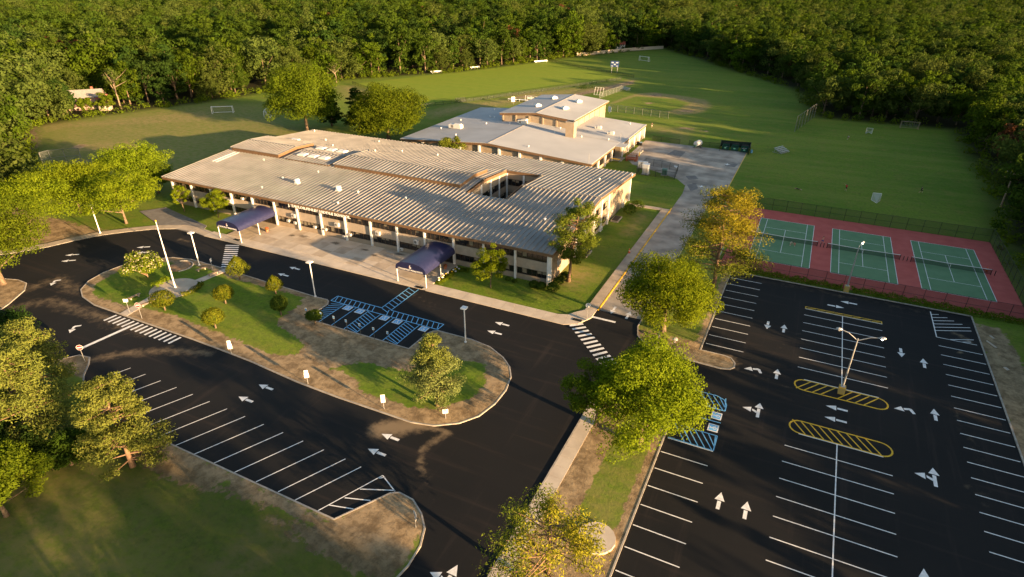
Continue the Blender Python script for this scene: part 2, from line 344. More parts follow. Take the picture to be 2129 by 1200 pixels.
def ground():
    xs = np.concatenate([[-3500, -1200, -500], np.arange(-300, 90.1, 1.25), [300, 1000, 3500]]); ys = np.concatenate([[-1500, -300], np.arange(-20, 470.1, 1.25), [700, 1500, 4500]])
    gx, gy = np.meshgrid(xs, ys); px = gx.ravel(); py = gy.ravel(); W = len(xs); H = len(ys)
    idx = np.arange(W * H).reshape(H, W); f = np.stack([idx[:-1, :-1], idx[:-1, 1:], idx[1:, 1:], idx[1:, :-1]], -1).reshape(-1, 4)
    me = bpy.data.meshes.new('ground'); me.from_pydata(np.stack([px, py, np.zeros(len(px))], 1).tolist(), [], f.tolist()); me.materials.append(TURF)
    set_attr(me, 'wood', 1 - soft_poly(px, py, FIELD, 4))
    set_attr(me, 'lush', soft_poly(px, py, GREENF, 1.5))
    dry = np.maximum(.12, soft_poly(px, py, [(-248, 119), (-246, 137), (-230, 179), (-205, 190), (-150, 160), (-140, 100), (-160, 75), (-197, 90)], 12) * .62)
    for p in LAWNDRY: dry = np.maximum(dry, soft_poly(px, py, p, 5) * 0.85)
    dry = np.maximum(dry, soft_poly(px, py, INFIELD, 1.2) * 1.0)
    dry = np.maximum(dry, soft_line(px, py, [(-34, 92), (-33, 95)], 3, 3) * 0.9)
    dry = np.maximum(dry, soft_line(px, py, [(-30, 118), (-30, 130)], 1.5, 2) * 0.7)
    set_attr(me, 'dry', dry)
    dirt = soft_poly(px, py, [(29, -20), (29.8, 98), (30, 106.5), (33.5, 106), (34.5, 98), (33.6, 80), (34.5, 60), (36, 40), (36, -20)], 1.2)
    for p in BARE: dirt = np.maximum(dirt, soft_poly(px, py, p, 2) * 0.85)
    for p in ([(-98.4,263.3),(-94.2,277.4),(-91.6,273.2),(-95.2,261.0)], [(-239.9,111.2),(-248.2,121.2),(-220.0,106.9),(-206.4,95.2)]): dirt = np.maximum(dirt, soft_poly(px, py, p, 4) * 0.9)
    dirt = np.maximum(dirt, soft_poly(px, py, [(-165, 70), (-131, 70), (-131, 62), (-160, 50)], 3) * .95)
    dirt = np.maximum(dirt, soft_line(px, py, [(-9, 109.4), (30, 109.4)], 0.4, 0.5) * 0.8)
    set_attr(me, 'dirt', dirt)
    return struct(link('ground', me))
ground()
# ---- the fresh asphalt of the drives and both car parks
SAND_AND_SUN = [([(-39.5,44.6),(-36.1,47.5)], 1.6, 1.3, 1.0), ([(-36.0,47.4),(-31.7,47.7),(-32.6,45.9),(-33.0,43.8),(-32.3,42.0),(-30.4,40.4)], 0.35, 0.7, 1.0), ([(-32.3,42.0),(-29.3,39.4),(-27.2,36.8)], 0.2, 0.9, .5), ([(-35.9,46.1),(-37.0,44.7),(-39.5,44.2),(-39.3,43.1)], 0.5, 0.9, .8),
        ([(-118.0,47.3),(-117.3,51.8),(-111.1,50.6),(-104.8,51.7)], 1.5, 2.5, .7), ([(-112.9,42.2),(-110.4,46.2),(-100.5,46.5),(-86.5,46.7)], 1.3, 2.6, .75), ([(-86.4,38.3),(-83.5,41.5),(-77.9,45.2),(-72.7,46.8)], 0.8, 1.6, .85), ([(-55.3,37.2),(-52.5,39.0),(-47.0,39.8),(-43.4,40.9)], 0.6, 2.0, .4), ([(-61.3,32.3),(-55.7,34.6),(-48.4,35.0)], 0.4, 2.2, .35),
        ([(-55.7,75.3),(-53.3,74.6),(-49.8,73.0)], 0.6, 1.5, .5), ([(29.4,98.4),(27.7,100.9),(26.5,101.8)], 0.4, 0.7, 1.0), ([(27.0,95.4),(26.8,95.6)], 0.3, 0.3, .9), ([(-6.4,106.9),(7.2,107.4),(23.9,107.1)], 1.2, 1.6, .42), ([(-2.2,76.5),(2.3,76.2),(8.4,74.5)], 0.2, 0.7, .6), ([(-7.3,78.7),(-3.3,79.7),(-2.4,77.7)], 0.5, 0.8, .8),
        ([(1.7,82.4),(4.5,89.5),(10.4,100.5)], 0.2, 0.6, .5), ([(24.3,78.0),(25.7,70.3),(25.3,62.4)], 0.4, 1.2, .5), ([(-6.5,78.4),(-0.5,78.6),(4.0,86.3),(3.7,90.7),(1.0,97.7)], 0.2, .6, .45), ([(24.6,80.2),(24.6,78.1)], .2, .5, .8), ([(23.6,65.2),(24.3,64.1)], .2, .5, .8), ([(-9.2,74.4),(0.0,73.9),(13.9,71.9)], .2, 1.0, .3), ([(-113.0,74.0),(-110.4,73.8)], 0.5, 1.2, .8), ([(-33.5,68.0),(-25.8,66.3),(-18.6,66.0)], 1, 3, .22), ([(-75.5,66.1),(-70.5,66.6)], .5, .8, .5)]  # faintest streak paints a strip of sunlight across the drive
LW = [(-110, 77.35), (-114.2, 77.9), (-118.3, 77.6), (-122.9, 75.1), (-126.6, 71.6), (-129.7, 68.1), (-131.8, 64), (-133.5, 59.5), (-137, 54), (-143, 49), (-152, 43.5), (-162, 38.5), (-172, 34), (-180, 30)]
def asphalt():
    s = 0.8; xs = np.arange(-178, 29.9, s); xs[-1] = 29.9; ys = np.arange(6, 108.7, s); ys[-1] = 108.7
    gx, gy = np.meshgrid(xs, ys); px = gx.ravel(); py = gy.ravel(); W = len(xs); H = len(ys)
    idx = np.arange(W * H).reshape(H, W); f = np.stack([idx[:-1, :-1], idx[:-1, 1:], idx[1:, 1:], idx[1:, :-1]], -1).reshape(-1, 4)
    cx = px[f].mean(1); cy = py[f].mean(1)
    keep = ~((cy > 78.6) & (cx < -26)) & ~((cy > 87) & (cx < -9)) & ~inside(cx, cy, offset(LW, -1.1, False) + [(-190, 120), (-110, 120)])
    keep &= ~((cy < 30) & (cx > -100) & (cx < -30)) & ~((cx > -16) & (cx < -9) & (cy < 66)) & ~((cx > -14) & (cx < -9) & (cy > 80))
    keep &= ~((cx < -100) & (cy < 30)) & ~((cy < 45 - (cx + 118) * -0.6) & (cx < -122))
    me = bpy.data.meshes.new('car_park'); me.from_pydata(np.stack([px, py, np.full(len(px), 0.015)], 1).tolist(), [], f[keep].tolist()); me.materials.append(ASPH)
    sd = np.zeros(len(px))
    for pts, half, wd, k in SAND_AND_SUN: sd = np.maximum(sd, k * soft_line(px, py, pts, half, wd))
    set_attr(me, 'sand_sun', sd)
    return struct(link('car_park', me))
LOT = asphalt()
def mark(name, poly, m, z=0.022, parent=None):
    mb = MB(); mb.flat(poly, z); o = mb.build(name, m, parent or LOT); return o
def stripe(name, a, b, wd, m, z=0.022, parent=None):
    a = Vector(a); b = Vector(b); t = (b - a).normalized(); n = Vector((-t.y, t.x)) * wd / 2
    return mark(name, [a - n, b - n, b + n, a + n], m, z, parent)
# parking lines
xa, xb = -79.4, -37.9                                          # slanted stalls of the nearer car park
for k in range(13):
    x = -82.65 + k * 3.26 if k else -82.65
    y0 = 31.5 + (0.0 if x > -68 else (abs(x + 68)) * 0.30); y0 = min(y0, 35.5)
    stripe('parking_line', (x + (y0 - 31.5) * 0.47, y0), (x + 3.3, 38.5 + (-38 - x) * 0.022), 0.12, WHTP)
for k in range(2): stripe('parking_line', (-41.1 + 3.2 * k, 31.3), (-37.8 + 3.0 * k, 38.4), 0.12, WHTP)
for a, b in (((-34.8, 38.4), (-32.2, 37.1)), [(-35.8,35.7),(-32.3,37.2)], [(-36.5,34.0),(-33.8,34.9)], [(-37.3,32.5),(-34.7,33.2)], [(-34.9,37.9),(-34.4,38.3)]): stripe('hatch_line', a, b, 0.13, WHTP)
for k in range(10): stripe('parking_line', (-7.3, 81.7 + k * 2.70), (-1.9, 81.7 + k * 2.70), 0.12, WHTP)
stripe('parking_line', (11.2, 99.7), (11.2, 78.4), 0.12, WHTP, 0.028)
for k in range(7): stripe('parking_line', (5.55, 81.2 + k * 2.70), (16.8, 81.2 + k * 2.70), 0.12, WHTP)
stripe('parking_line', (10.75, 66.2), (10.4, 30), 0.13, WHTP, 0.028)
for k in range(9): stripe('parking_line', (5.15 - k * .06, 63.3 - k * 2.95), (16.4 - k * .06, 63.3 - k * 2.95), 0.12, WHTP)
for k in range(16): stripe('parking_line', (24.2, 96.35 - k * 2.685), (29.7, 96.35 - k * 2.685), 0.12, WHTP)
stripe('edge_line', (24.2, 107.6), (24.2, 99.0), 0.14, WHTP, 0.028); stripe('edge_line', (24.2, 99.0), (29.4, 99.0), 0.12, WHTP)
for k in range(8):
    a = Vector((24.2, 106.6 - k * 1.1)) if k < 6 else Vector((24.2 + (k - 5) * 1.6, 99.0)); L_ = (1.2, 2.4, 3.3, 4.4, 5.4, 5.4, 3.6, 1.4)[k]
    stripe('hatch_line', a, a + Vector((L_ * 0.94, L_ * 0.42)), 0.14, WHTP)
for k in range(8): stripe('parking_line', (-7.8, 55.8 - k * 2.93), (-2.45, 55.8 - k * 2.93), 0.12, WHTP)
# yellow islands painted between the rows
def capsule(x0, x1, y0, y1, n=9):
    r = (y1 - y0) / 2; yc = (y0 + y1) / 2
    return [(x1 - r + r * math.sin(t) * 1.0, yc - r * math.cos(t)) for t in [math.pi * i / n for i in range(n + 1)]] + [(x0 + r - r * math.sin(t), yc + r * math.cos(t)) for t in [math.pi * i / n for i in range(n + 1)]]
def ring(name, poly, wd, m, z=0.022):
    inn = offset(poly, wd); mb = MB(); n = len(poly)
    for i in range(n): j = (i + 1) % n; mb.add([(*poly[i], z), (*poly[j], z), (*inn[j], z), (*inn[i], z)], [(0, 1, 2, 3)])
    return mb.build(name, m, LOT)
for (y0, y1, s) in ((75.6, 78.3, 1), (66.2, 68.9, -1)):
    ring('painted_island_outline', capsule(5.3, 16.7, y0, y1), 0.2, YELP)
    yw = y1 + .05 if s > 0 else y0 - .05
    stripe('edge_line', (6.5, yw), (15.6, yw), 0.12, WHTP, 0.030)
    for k in range(9):
        x = 6.4 + k * 1.02
        if s > 0 and 3 < k < 5: continue
        stripe('hatch_line', (x - s * .75, y0 + .2) if s > 0 else (x + .85, y0 + .2), (x + s * .95, y1 - .2) if s > 0 else (x - .75, y1 - .2), 0.16, YELP, 0.026)
ring('painted_island_outline', [(5.6, 99.75), (16.9, 99.75), (16.9, 100.5), (5.6, 100.5)], 0.14, YELP)
for k in range(8): stripe('hatch_line', (6.0 + k * 1.35, 99.9), (7.2 + k * 1.35, 100.36) if k % 2 else (7.2 + k * 1.35, 100.3), 0.12, YELP, 0.026)
stripe('edge_line', (5.6, 99.62), (16.9, 99.62), 0.12, WHTP)
# accessible bays by the loop island
for a, b in (((-67.1, 69.0), (-57.8, 69.0)), ((-57.8, 69.0), (-57.8, 77.1)), ((-55.9, 77.1), (-55.9, 69.0)), ((-55.9, 69.0), (-45.7, 69.0)), ((-67.1, 67.25), (-45.9, 67.25)), ((-67.1, 67.25), (-67.1, 69.0)), ((-45.8, 67.25), (-45.7, 69.0))): stripe('bay_line', a, b, 0.15, BLUP, 0.028)
for k in range(22):
    x = -66.6 + k * .97
    if -58.4 < x < -56.2: continue
    stripe('hatch_line', (x + .3, 67.35), (x - .3, 68.9), 0.13, BLUP)
for k in range(9): stripe('hatch_line', (-57.7, 68.9 + k * .98), (-56.0, 68.2 + k * .98), 0.13, BLUP)
for k, x in enumerate((-64.1, -61.6, -59.1, -56.65, -54.1, -51.6, -49.1)):
    stripe('bay_line', (x, 67.15), (x, 61.0), 0.13, BLUP, 0.026)
for x0, x1 in ((-66.4, -64.15), (-59.05, -56.7), (-51.55, -49.15)):
    for k in range(9):
        y = 61.1 + k * .66; stripe('hatch_line', (x0 + .05, y + .55 if x0 > -66 else y), (x1 - .05, max(y - .45, 61.05) if x0 > -66 else min(y + .8, 67.1)), 0.12, BLUP)
def wheel_symbol(x, y, rz, parent=LOT, blue=True):
    e = MB(); e.flat([(-.72, -.62), (.72, -.62), (.72, .62), (-.72, .62)], 0.024); o = e.build('accessible_symbol', WHTP, parent, (x, y, 0), rz=rz)
    e = MB(); e.flat([(-.56, -.48), (.56, -.48), (.56, .48), (-.56, .48)], 0.028); e.build('symbol_ground', SBLU, o)
    e = MB()
    for i in range(10):
        t0 = R(150 + i * 26); t1 = R(150 + (i + 1) * 26); r0, r1 = .17, .27
        e.add([(r * math.cos(t) + .0, r * math.sin(t) - .13, .032) for r, t in ((r0, t0), (r1, t0), (r1, t1), (r0, t1))], [(0, 1, 2, 3)])
    e.flat([(-.06, -.1), (.05, -.1), (.05, .25), (-.06, .25)], .036); e.flat([(.05, -.02), (.05, -.11), (.3, -.28), (.36, -.2)], .0365)
    e.flat([(.11 * math.cos(t * .785) - .01, .35 + .1 * math.sin(t * .785)) for t in range(8)], .0375)
    e.build('wheelchair_figure', WHTP, o)
for x in (-62.85, -60.35, -55.4, -52.85, -47.85): wheel_symbol(x, 66.45, 0)
for y in (65.2, 62.7): wheel_symbol(-3.0, y, R(90))
for a, b in (((-7.6, 66.6), (-2.2, 66.6)), ((-7.6, 69.4), (-3.6, 69.4)), ((-3.6, 69.4), (-2.6, 68.9)), ((-2.6, 68.9), (-2.2, 67.9)), ((-2.2, 67.9), (-2.2, 66.6)), ((-7.6, 64.0), (-2.3, 64.0)), ((-7.6, 61.4), (-2.3, 61.4)), ((-7.6, 58.6), (-2.3, 58.6)), ((-2.3, 58.6), (-2.3, 61.4))): stripe('bay_line', a, b, 0.14, BLUP, 0.026)
stripe('edge_line', (-7.6, 58.45), (-2.3, 58.45), 0.12, WHTP)
for y0 in (58.6, 66.6):
    for k in range(7):
        x = -7.3 + k * .8; stripe('hatch_line', (x, y0 + 2.7), (min(x + 1.6, -2.3), y0 + (0.1 if x + 1.6 < -2.3 else .7)), 0.13, BLUP)
# crossings and stop lines
for k in range(11):
    t = k / 10; a = Vector((-102.0, 75.9)).lerp(Vector((-94.7, 68.5)), t); b = Vector((-99.4, 77.0)).lerp(Vector((-92.3, 69.6)), t)
    stripe('crosswalk_stripe', a, b, 0.42, WHTP)
for k in range(15): stripe('crosswalk_stripe', (-95.4 + k * 1.09, 46.1), (-95.2 + k * 1.09, 48.1), 0.42, WHTP)
for k in range(12): stripe('crosswalk_stripe', (-27.6 + k * .76, 77.4 - k * .78), (-25.9 + k * .74, 78.9 - k * .74), 0.46, WHTP)
stripe('stop_line', (-90.6, 39.6), (-89.9, 46.9), 0.6, WHTP, 0.03); stripe('stop_line', (-25.3, 81.6), (-21.4, 81.6), 0.5, WHTP)
# lane arrows
def arrow_mesh(kind):
    e = MB()
    if kind == 'ahead': e.flat([(-.52, .12), (.52, .12), (0, 1.35)], .023); e.flat([(-.19, -1.2), (.19, -1.2), (.19, 0), (-.19, 0)], .023)
    if kind == 'left':
        e.flat([(-.25, -.55), (-.25, .5), (-1.35, -.02)], .023)
        e.flat([(-.12, -.2), (.45, -.2), (.55, -.95), (.9, -.95), (.86, 0), (.6, .18), (-.12, .18)], .023)
    if kind == 'both':
        e.flat([(-.2, .45), (.9, .45), (.35, 1.6)], .023); e.flat([(.16, -1.55), (.54, -1.55), (.54, .33), (.16, .33)], .023)
        e.flat([(-.55, -.75), (-.55, .3), (-1.6, -.22)], .023); e.flat([(-.42, -.4), (.15, -.75), (.15, -.3), (-.42, -.02)], .0235)
    return e.mesh('lane_arrow', WHTP)
AM = {k: arrow_mesh(k) for k in ('ahead', 'left', 'both')}
def arrow(kind, x, y, deg, s=1.0):
    o = link('lane_arrow', AM[kind], LOT, (x, y, 0), R(deg)); o.scale = (s, s, 1)
for x, y, d in ((-.4, 51.1, 0), (2.3, 51, 0), (3.05, 78, 0), (10.7, 73.5, 90), (10.6, 71, 90), (19, 91.8, 180), (10.1, 102.7, -90), (12.2, 105, 90), (.55, 91.4, 180), (2.95, 91.3, 0), (-37.4, 73.2, 90), (-37.3, 70.4, 90), (-22.9, 85.2, 180), (-20.2, 84.6, 0), (-9.6, 72.9, -90),
                (-81.6, 74.0, 90), (-81.5, 71, 90), (-116.2, 68, 126), (-113.9, 66.2, 126), (-125.4, 59.4, 126), (-123.3, 57.4, 128), (-58.7, 44.6, 90), (-59.1, 41.5, 90), (-37.7, 43.9, 90), (-37.6, 41.1, 90), (21.75, 90, 0), (21.85, 77.5, 0), (18.3, 49.8, 0)): arrow('ahead', x, y, d)
for x, y, d in ((0, 77.9, 20), (18.5, 77.2, 20), (-116.5, 50.6, 132), (-97.4, 42.4, 130)): arrow('left', x, y, d)
for x, y, d in ((1.3, 68.7, 0), (20.2, 65.1, 0), (-21.8, 30.6, 0)): arrow('both', x, y, d)
# drain gratings in the walk edge
for x, y in ((-27.08,79.39), (-56.11,77.68), (-101.94,78.78)):
    e = MB(); e.box((0, 0, .15), (1.5, .7, .06))
    g = e.build('drain_grate', DMETAL, LOT, (x, y, 0))
# ---- raised beds and islands
def bed(name, poly, z, step, attrs, kerb_closed=True, kpts=None):
    if area2(poly) < 0: poly = poly[::-1]
    lawn(name, offset(poly, 0.15), z, step, attrs)
    if kpts is None: kerb('kerb', poly, True)
I1 = [(-109.2, 50.9), (-111.3, 53.6), (-112.2, 57), (-111.9, 60.7), (-109.7, 64.6), (-106.4, 67.2), (-102.3, 68.2), (-94.8, 68.1), (-81.5, 67.5), (-70.1, 67.1), (-67.8, 67.2), (-67.2, 66.9), (-66.6, 66.0), (-66.5, 60.85), (-46.75, 60.8), (-46.6, 65.6), (-46.2, 66.5), (-45.5, 67.0), (-39.6, 67.1), (-36, 66.5), (-33, 64.9), (-31.1, 63.2), (-29.9, 61.2), (-29.2, 58.2), (-29.2, 55), (-29.9, 51.9), (-31.5, 49.6), (-34.1, 47.8), (-37.1, 47.1), (-48.7, 47), (-56, 47.2), (-65.6, 48.0), (-78, 48.4), (-91.1, 48.4), (-101.8, 48.5), (-106.3, 49.4)]
G1 = [(-105.8,50.9),(-108.8,53.4),(-110.3,59.6),(-108.2,64.4),(-100.1,66.4),(-92.8,66.4),(-89.3,65.5),(-84.9,65.9),(-71.8,65.9),(-70.5,63.6),(-70.4,58.7),(-69.4,57.3),(-61.0,54.6),(-60.5,52.1),(-63.0,50.8),(-68.5,51.0),(-77.3,51.5),(-86.9,52.1),(-92.5,51.4),(-96.9,50.7),(-103.3,50.6)]
G2 = [(-53.4,51.6),(-51.0,54.8),(-47.3,55.3),(-43.2,56.0),(-38.4,61.5),(-34.4,62.3),(-33.0,59.2),(-32.2,58.2),(-32.6,54.7),(-34.8,51.5),(-37.5,49.7),(-41.7,49.4),(-47.0,49.3),(-47.9,51.0),(-50.7,51.8)]
bed('planted_island', I1, 0.11, 0.6, lambda x, y: dict(dirt=1 - np.maximum(soft_poly(x, y, G1, 1.0), soft_poly(x, y, G2, 1.0)) * 1.0, dry=np.full(len(x), .10)))
I2 = [(-17.9, 147), (-17.9, 86), (-17.9, 81.8), (-17.2, 79.2), (-15.5, 77.4), (-12.5, 76.5), (-9.5, 76.0), (-4.3, 75.8), (-3.0, 76.2), (-2.45, 77.0), (-2.5, 78.1), (-3.2, 79.2), (-4.3, 79.5), (-7.6, 79.5), (-7.5, 101), (-7.4, 108.9), (-10.5, 110), (-10.5, 147)]
bed('planted_strip', I2, 0.11, 0.7, lambda x, y: dict(dirt=np.maximum(np.clip((81.6 - y) / 2 + .4, 0, 1) * .9, np.clip((x + 9.0) / 1.5 + .3, 0, .8)), dry=np.full(len(x), .3)))
I3 = [(-18.3, -20), (-7.95, -20), (-7.95, 68.5), (-8.6, 70), (-10.5, 71.1), (-14, 71.6), (-16.8, 71.2), (-18.1, 69.8), (-18.3, 68)]
bed('planted_strip', I3, 0.10, 0.7, lambda x, y: dict(dirt=np.maximum(np.maximum(np.clip((-13.4 - x) / 1.2 + .5, 0, 1), np.clip((x + 9.2) / .8 + .5, 0, 1)), np.clip((42.5 - y) / 2.5 + .5, 0, 1)) * .95, dry=np.full(len(x), .35)))
I4 = [(-108, -40), (-29, -40), (-28.5, 0), (-27, 18), (-25.9, 27), (-25.5, 30), (-25.7, 32.4), (-26.5, 34.4), (-27.8, 35.8), (-29.7, 37.0), (-31.6, 37.2), (-32.5, 36.7), (-35.6, 31.3), (-62, 31.5), (-74, 31.9), (-80, 33.2), (-83.5, 35.6), (-85.6, 37.6), (-87.0, 38.6), (-89, 38.3), (-91.5, 35), (-95, 27), (-100, 10)]
DP = [(-63.4,29.3),(-62.2,31.7),(-35.7,31.1),(-32.5,36.8),(-29.7,37.0),(-26.5,34.4),(-25.7,28.9),(-26.8,27.3),(-30.8,27.3),(-31.9,27.5),(-35.1,27.4),(-40.7,28.2),(-45.7,29.2),(-51.1,28.0),(-56.3,27.3),(-59.7,27.4)]
bed('front_lawn', I4, 0.11, 0.8, lambda x, y: dict(dirt=np.maximum(np.maximum(soft_poly(x, y, DP, 1.6), np.clip((y - 35) / 2 + .5, 0, 1)), soft_line(x, y, [(-55.9,26.4),(-58.0,26.2),(-64.4,23.9)], 1, 3) * .55) - soft_line(x, y, [(-49.3,29.7),(-50.1,29.7)], .4, .8) * .8 - soft_line(x, y, [(-42.5,29.3),(-36.7,29.4)], .3, .7) * .8,
    dry=np.clip(.25 + soft_line(x, y, [(-41.8,20.8),(-41.1,27.9),(-37.3,26.6),(-39.8,21.8)], .5, 1.2) * .6 + soft_poly(x, y, [(-72.3,19.2),(-66.6,22.0),(-51.0,16.3),(-59.1,12.4)], 8) * .5, 0, 1), wood=np.clip(.55 - soft_poly(x, y, [(-72.3,19.2),(-66.6,22.0),(-51.0,16.3),(-59.1,12.4)], 8) * .4 - np.clip((y - 29) / 3, 0, .55), 0, .55)))  # wood paints shade over the thatchy turf, dry tints its sunlit corner
I5 = [(-190, 20), (-150, -20), (-118, -10), (-113, 20), (-112.5, 36), (-113.4, 39.6), (-114.8, 42.4), (-117.7, 46.5), (-120.4, 48.3), (-123.2, 48.4), (-130, 46.2), (-150, 37), (-170, 30)]
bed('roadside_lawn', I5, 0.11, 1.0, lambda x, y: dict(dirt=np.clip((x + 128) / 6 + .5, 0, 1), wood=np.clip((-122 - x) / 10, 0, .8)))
kerb('kerb', [(29.9, 108.6), (29.9, -20)], False, side=1)
kerb('kerb', [(-7.4, 108.55), (29.9, 108.55)], False, side=1)
# ---- concrete walks, laid slab by slab
def slabs(name, o, cells, m, z0=-.05, z1=.135, gap=.018):
    """each cell is a four-cornered slab"""
    base = struct(o); rs = random.Random(len(cells))
    for q in cells:
        c = Vector((sum(p[0] for p in q) / 4, sum(p[1] for p in q) / 4)); e = MB()
        qq = []
        for p in q:
            d = Vector(p) - c; qq.append(((d * (1 - gap / max(d.length, .1)))[0], (d * (1 - gap / max(d.length, .1)))[1]))
        e.prism(qq, z0, z1 + rs.uniform(-.006, .006)); e.build('slab', m, base, (c.x, c.y, 0))
    return base
def base_sheet(name, poly, z=.10, m=None):
    e = MB(); e.prism(poly, -.05, z); return e.build(name, m or OLDP)
def grid(x0, x1, y0, y1, nx, ny): return [[(x0 + (x1 - x0) * i / nx, y0 + (y1 - y0) * j / ny), (x0 + (x1 - x0) * (i + 1) / nx, y0 + (y1 - y0) * j / ny), (x0 + (x1 - x0) * (i + 1) / nx, y0 + (y1 - y0) * (j + 1) / ny), (x0 + (x1 - x0) * i / nx, y0 + (y1 - y0) * (j + 1) / ny)] for i in range(nx) for j in range(ny)]
CONCS = [mat('slab_concrete_%s' % n, a, b, .5, .9, bump=.12, bscale=9, detail=7) for n, a, b in (('a', (.40, .335, .255), (.51, .435, .34)), ('b', (.47, .40, .315), (.57, .495, .395)), ('c', (.36, .295, .22), (.47, .39, .295)))]
def walk(name, poly, cells, pick=None):
    o = base_sheet(name, poly); rs = random.Random(len(cells) * 7)
    struct(o)
    for q in cells:
        c = Vector((sum(p[0] for p in q) / 4, sum(p[1] for p in q) / 4)); e = MB(); qq = []
        for p in q:
            d = Vector((p[0], p[1])) - c; k = 1 - .022 / max(d.length, .1); qq.append((d.x * k, d.y * k))
        e.prism(qq, .02, .135 + rs.uniform(-.005, .006)); e.build('slab', CONCS[pick] if pick is not None else rs.choice(CONCS), o, (c.x, c.y, 0))
    return o
def inset(x0, x1, y0, y1, d=.03): return [(x0 + d, y0 + d), (x1 - d, y0 + d), (x1 - d, y1 - d), (x0 + d, y1 - d)]
walk('front_walk', inset(-110, -54.6, 77.3, 79.9), grid(-110, -54.6, 77.3, 79.9, 28, 1), 1)
walk('front_walk', inset(-54.6, -30.6, 77.2, 79.85), grid(-54.6, -30.6, 77.2, 79.85, 13, 1), 1)
walk('corner_walk', [(-30.55, 77.22), (-28.6, 77.22), (-26.6, 78.3), (-25.35, 81), (-25.3, 84), (-27.1, 84), (-27.4, 83), (-29.2, 80.4), (-30.55, 79.8)],
     [[(-30.6, 77.2), (-28.6, 77.2), (-29.1, 80.4), (-30.6, 79.85)], [(-28.6, 77.2), (-26.6, 78.3), (-28.2, 81.8), (-29.1, 80.4)], [(-26.6, 78.3), (-25.3, 81), (-27.1, 83.0), (-28.2, 81.8)], [(-25.3, 81), (-25.3, 84), (-27.1, 84), (-27.1, 83)]], 1)
walk('side_walk', inset(-27.1, -25.3, 84.05, 136), grid(-27.1, -25.3, 84.05, 136, 1, 28), 2)
walk('side_walk', inset(-34.9, -27.15, 134.6, 136.2), grid(-34.9, -27.15, 134.6, 136.2, 4, 1), 2)
kerb('yellow_kerb', [(-25.25, 84), (-25.25, 137)], False, w=.22, h=.15, m=YELP, side=-1)
walk('front_plaza', inset(-100.0, -54.7, 79.95, 88.74), grid(-100, -54.7, 79.95, 88.74, 16, 3))
STAIN = mesh_mat('damp_stain', (.07, .058, .036), .80)
def stain(x, y, rx, ry, seed, parent):
    rs_ = random.Random(seed); n = 14; pl = [(x + rx * math.cos(i * 2 * math.pi / n) * rs_.uniform(.6, 1.1), y + ry * math.sin(i * 2 * math.pi / n) * rs_.uniform(.6, 1.1)) for i in range(n)]
    for k, q in enumerate((1, .72, .45)): mark('stain', [(x + (a - x) * q, y + (b - y) * q) for a, b in pl], STAIN, .146 + .003 * k, parent)
PLZ = C.objects['front_plaza']
for k, ((x, y), rx, ry) in enumerate((((-93.27,85.55), .9, .6), ((-90.72,86.22), 1.6, .8), ((-82.38,86.40), 1.4, .9), ((-74.77,86.40), 1.3, .5), ((-71.66,85.12), 1.0, .6), ((-67.51,87.65), 1.5, .6))): stain(x, y, rx, ry, k, PLZ)
walk('entrance_path', inset(-106.2, -100.05, 79.95, 88.74), grid(-106.2, -100.05, 79.95, 88.74, 2, 3), 2)
LWo = offset(LW, -2.2, False)
walk('curved_walk', LW + LWo[::-1], [[LW[i], LW[i + 1], LWo[i + 1], LWo[i]] for i in range(len(LW) - 1)], 2)
kerb('kerb', LW[::-1], False, w=.16, side=1)
walk('garden_path', [(-132.46,85.37), (-135.71,80.96), (-124.22,77.34), (-115.39,77.39), (-111.97,78.47), (-114.23,81.59)], [], 1)
walk('strip_walk', inset(-18.15, -16.45, -6, 68.6), grid(-18.15, -16.45, -6, 68.6, 1, 44), 1)
# path and circle round the flagpole
FP = (-94.72,58.65)
circ = [(FP[0] + 3.9 * math.cos(t * math.pi / 16), FP[1] - .3 + 3.9 * math.sin(t * math.pi / 16)) for t in range(32)]
e = MB(); e.prism(circ, .0, .19); struct(e.build('flagpole_circle', CONCS[0]))
fx = FP[0]
walk('island_path', [(fx + .6, 62), (fx + 2.3, 62), (-91.8, 68.05), (-93.6, 68.05)], [[(fx + .6 + (1.1) * t, 62.1 + 6 * t), (fx + 2.3 + (.65) * t, 62.1 + 6 * t), (fx + 2.3 + .65 * (t + .25), 62.1 + 6 * (t + .25)), (fx + .6 + 1.1 * (t + .25), 62.1 + 6 * (t + .25))] for t in (0, .25, .5, .75)], 1).location.z = .06
walk('island_path', [(fx - 1.2, 55.2), (fx + .5, 55.2), (-93.1, 48.5), (-94.9, 48.5)][::-1], [[(fx - 1.2 + (1.0) * t, 55.1 - 6.6 * t), (fx + .5 + (1.1) * t, 55.1 - 6.6 * t), (fx + .5 + 1.1 * (t + .25), 55.1 - 6.6 * (t + .25)), (fx - 1.2 + 1.0 * (t + .25), 55.1 - 6.6 * (t + .25))] for t in (0, .25, .5, .75)], 1).location.z = .06
e = MB(); pd = (-10.55,40.73); e.prism([(1.9 * math.cos(t * .3927), 1.9 * math.sin(t * .3927)) for t in range(16)], 0, .3); struct(e.build('manhole_slab', CONCS[1], None, (pd[0], pd[1], .05)))
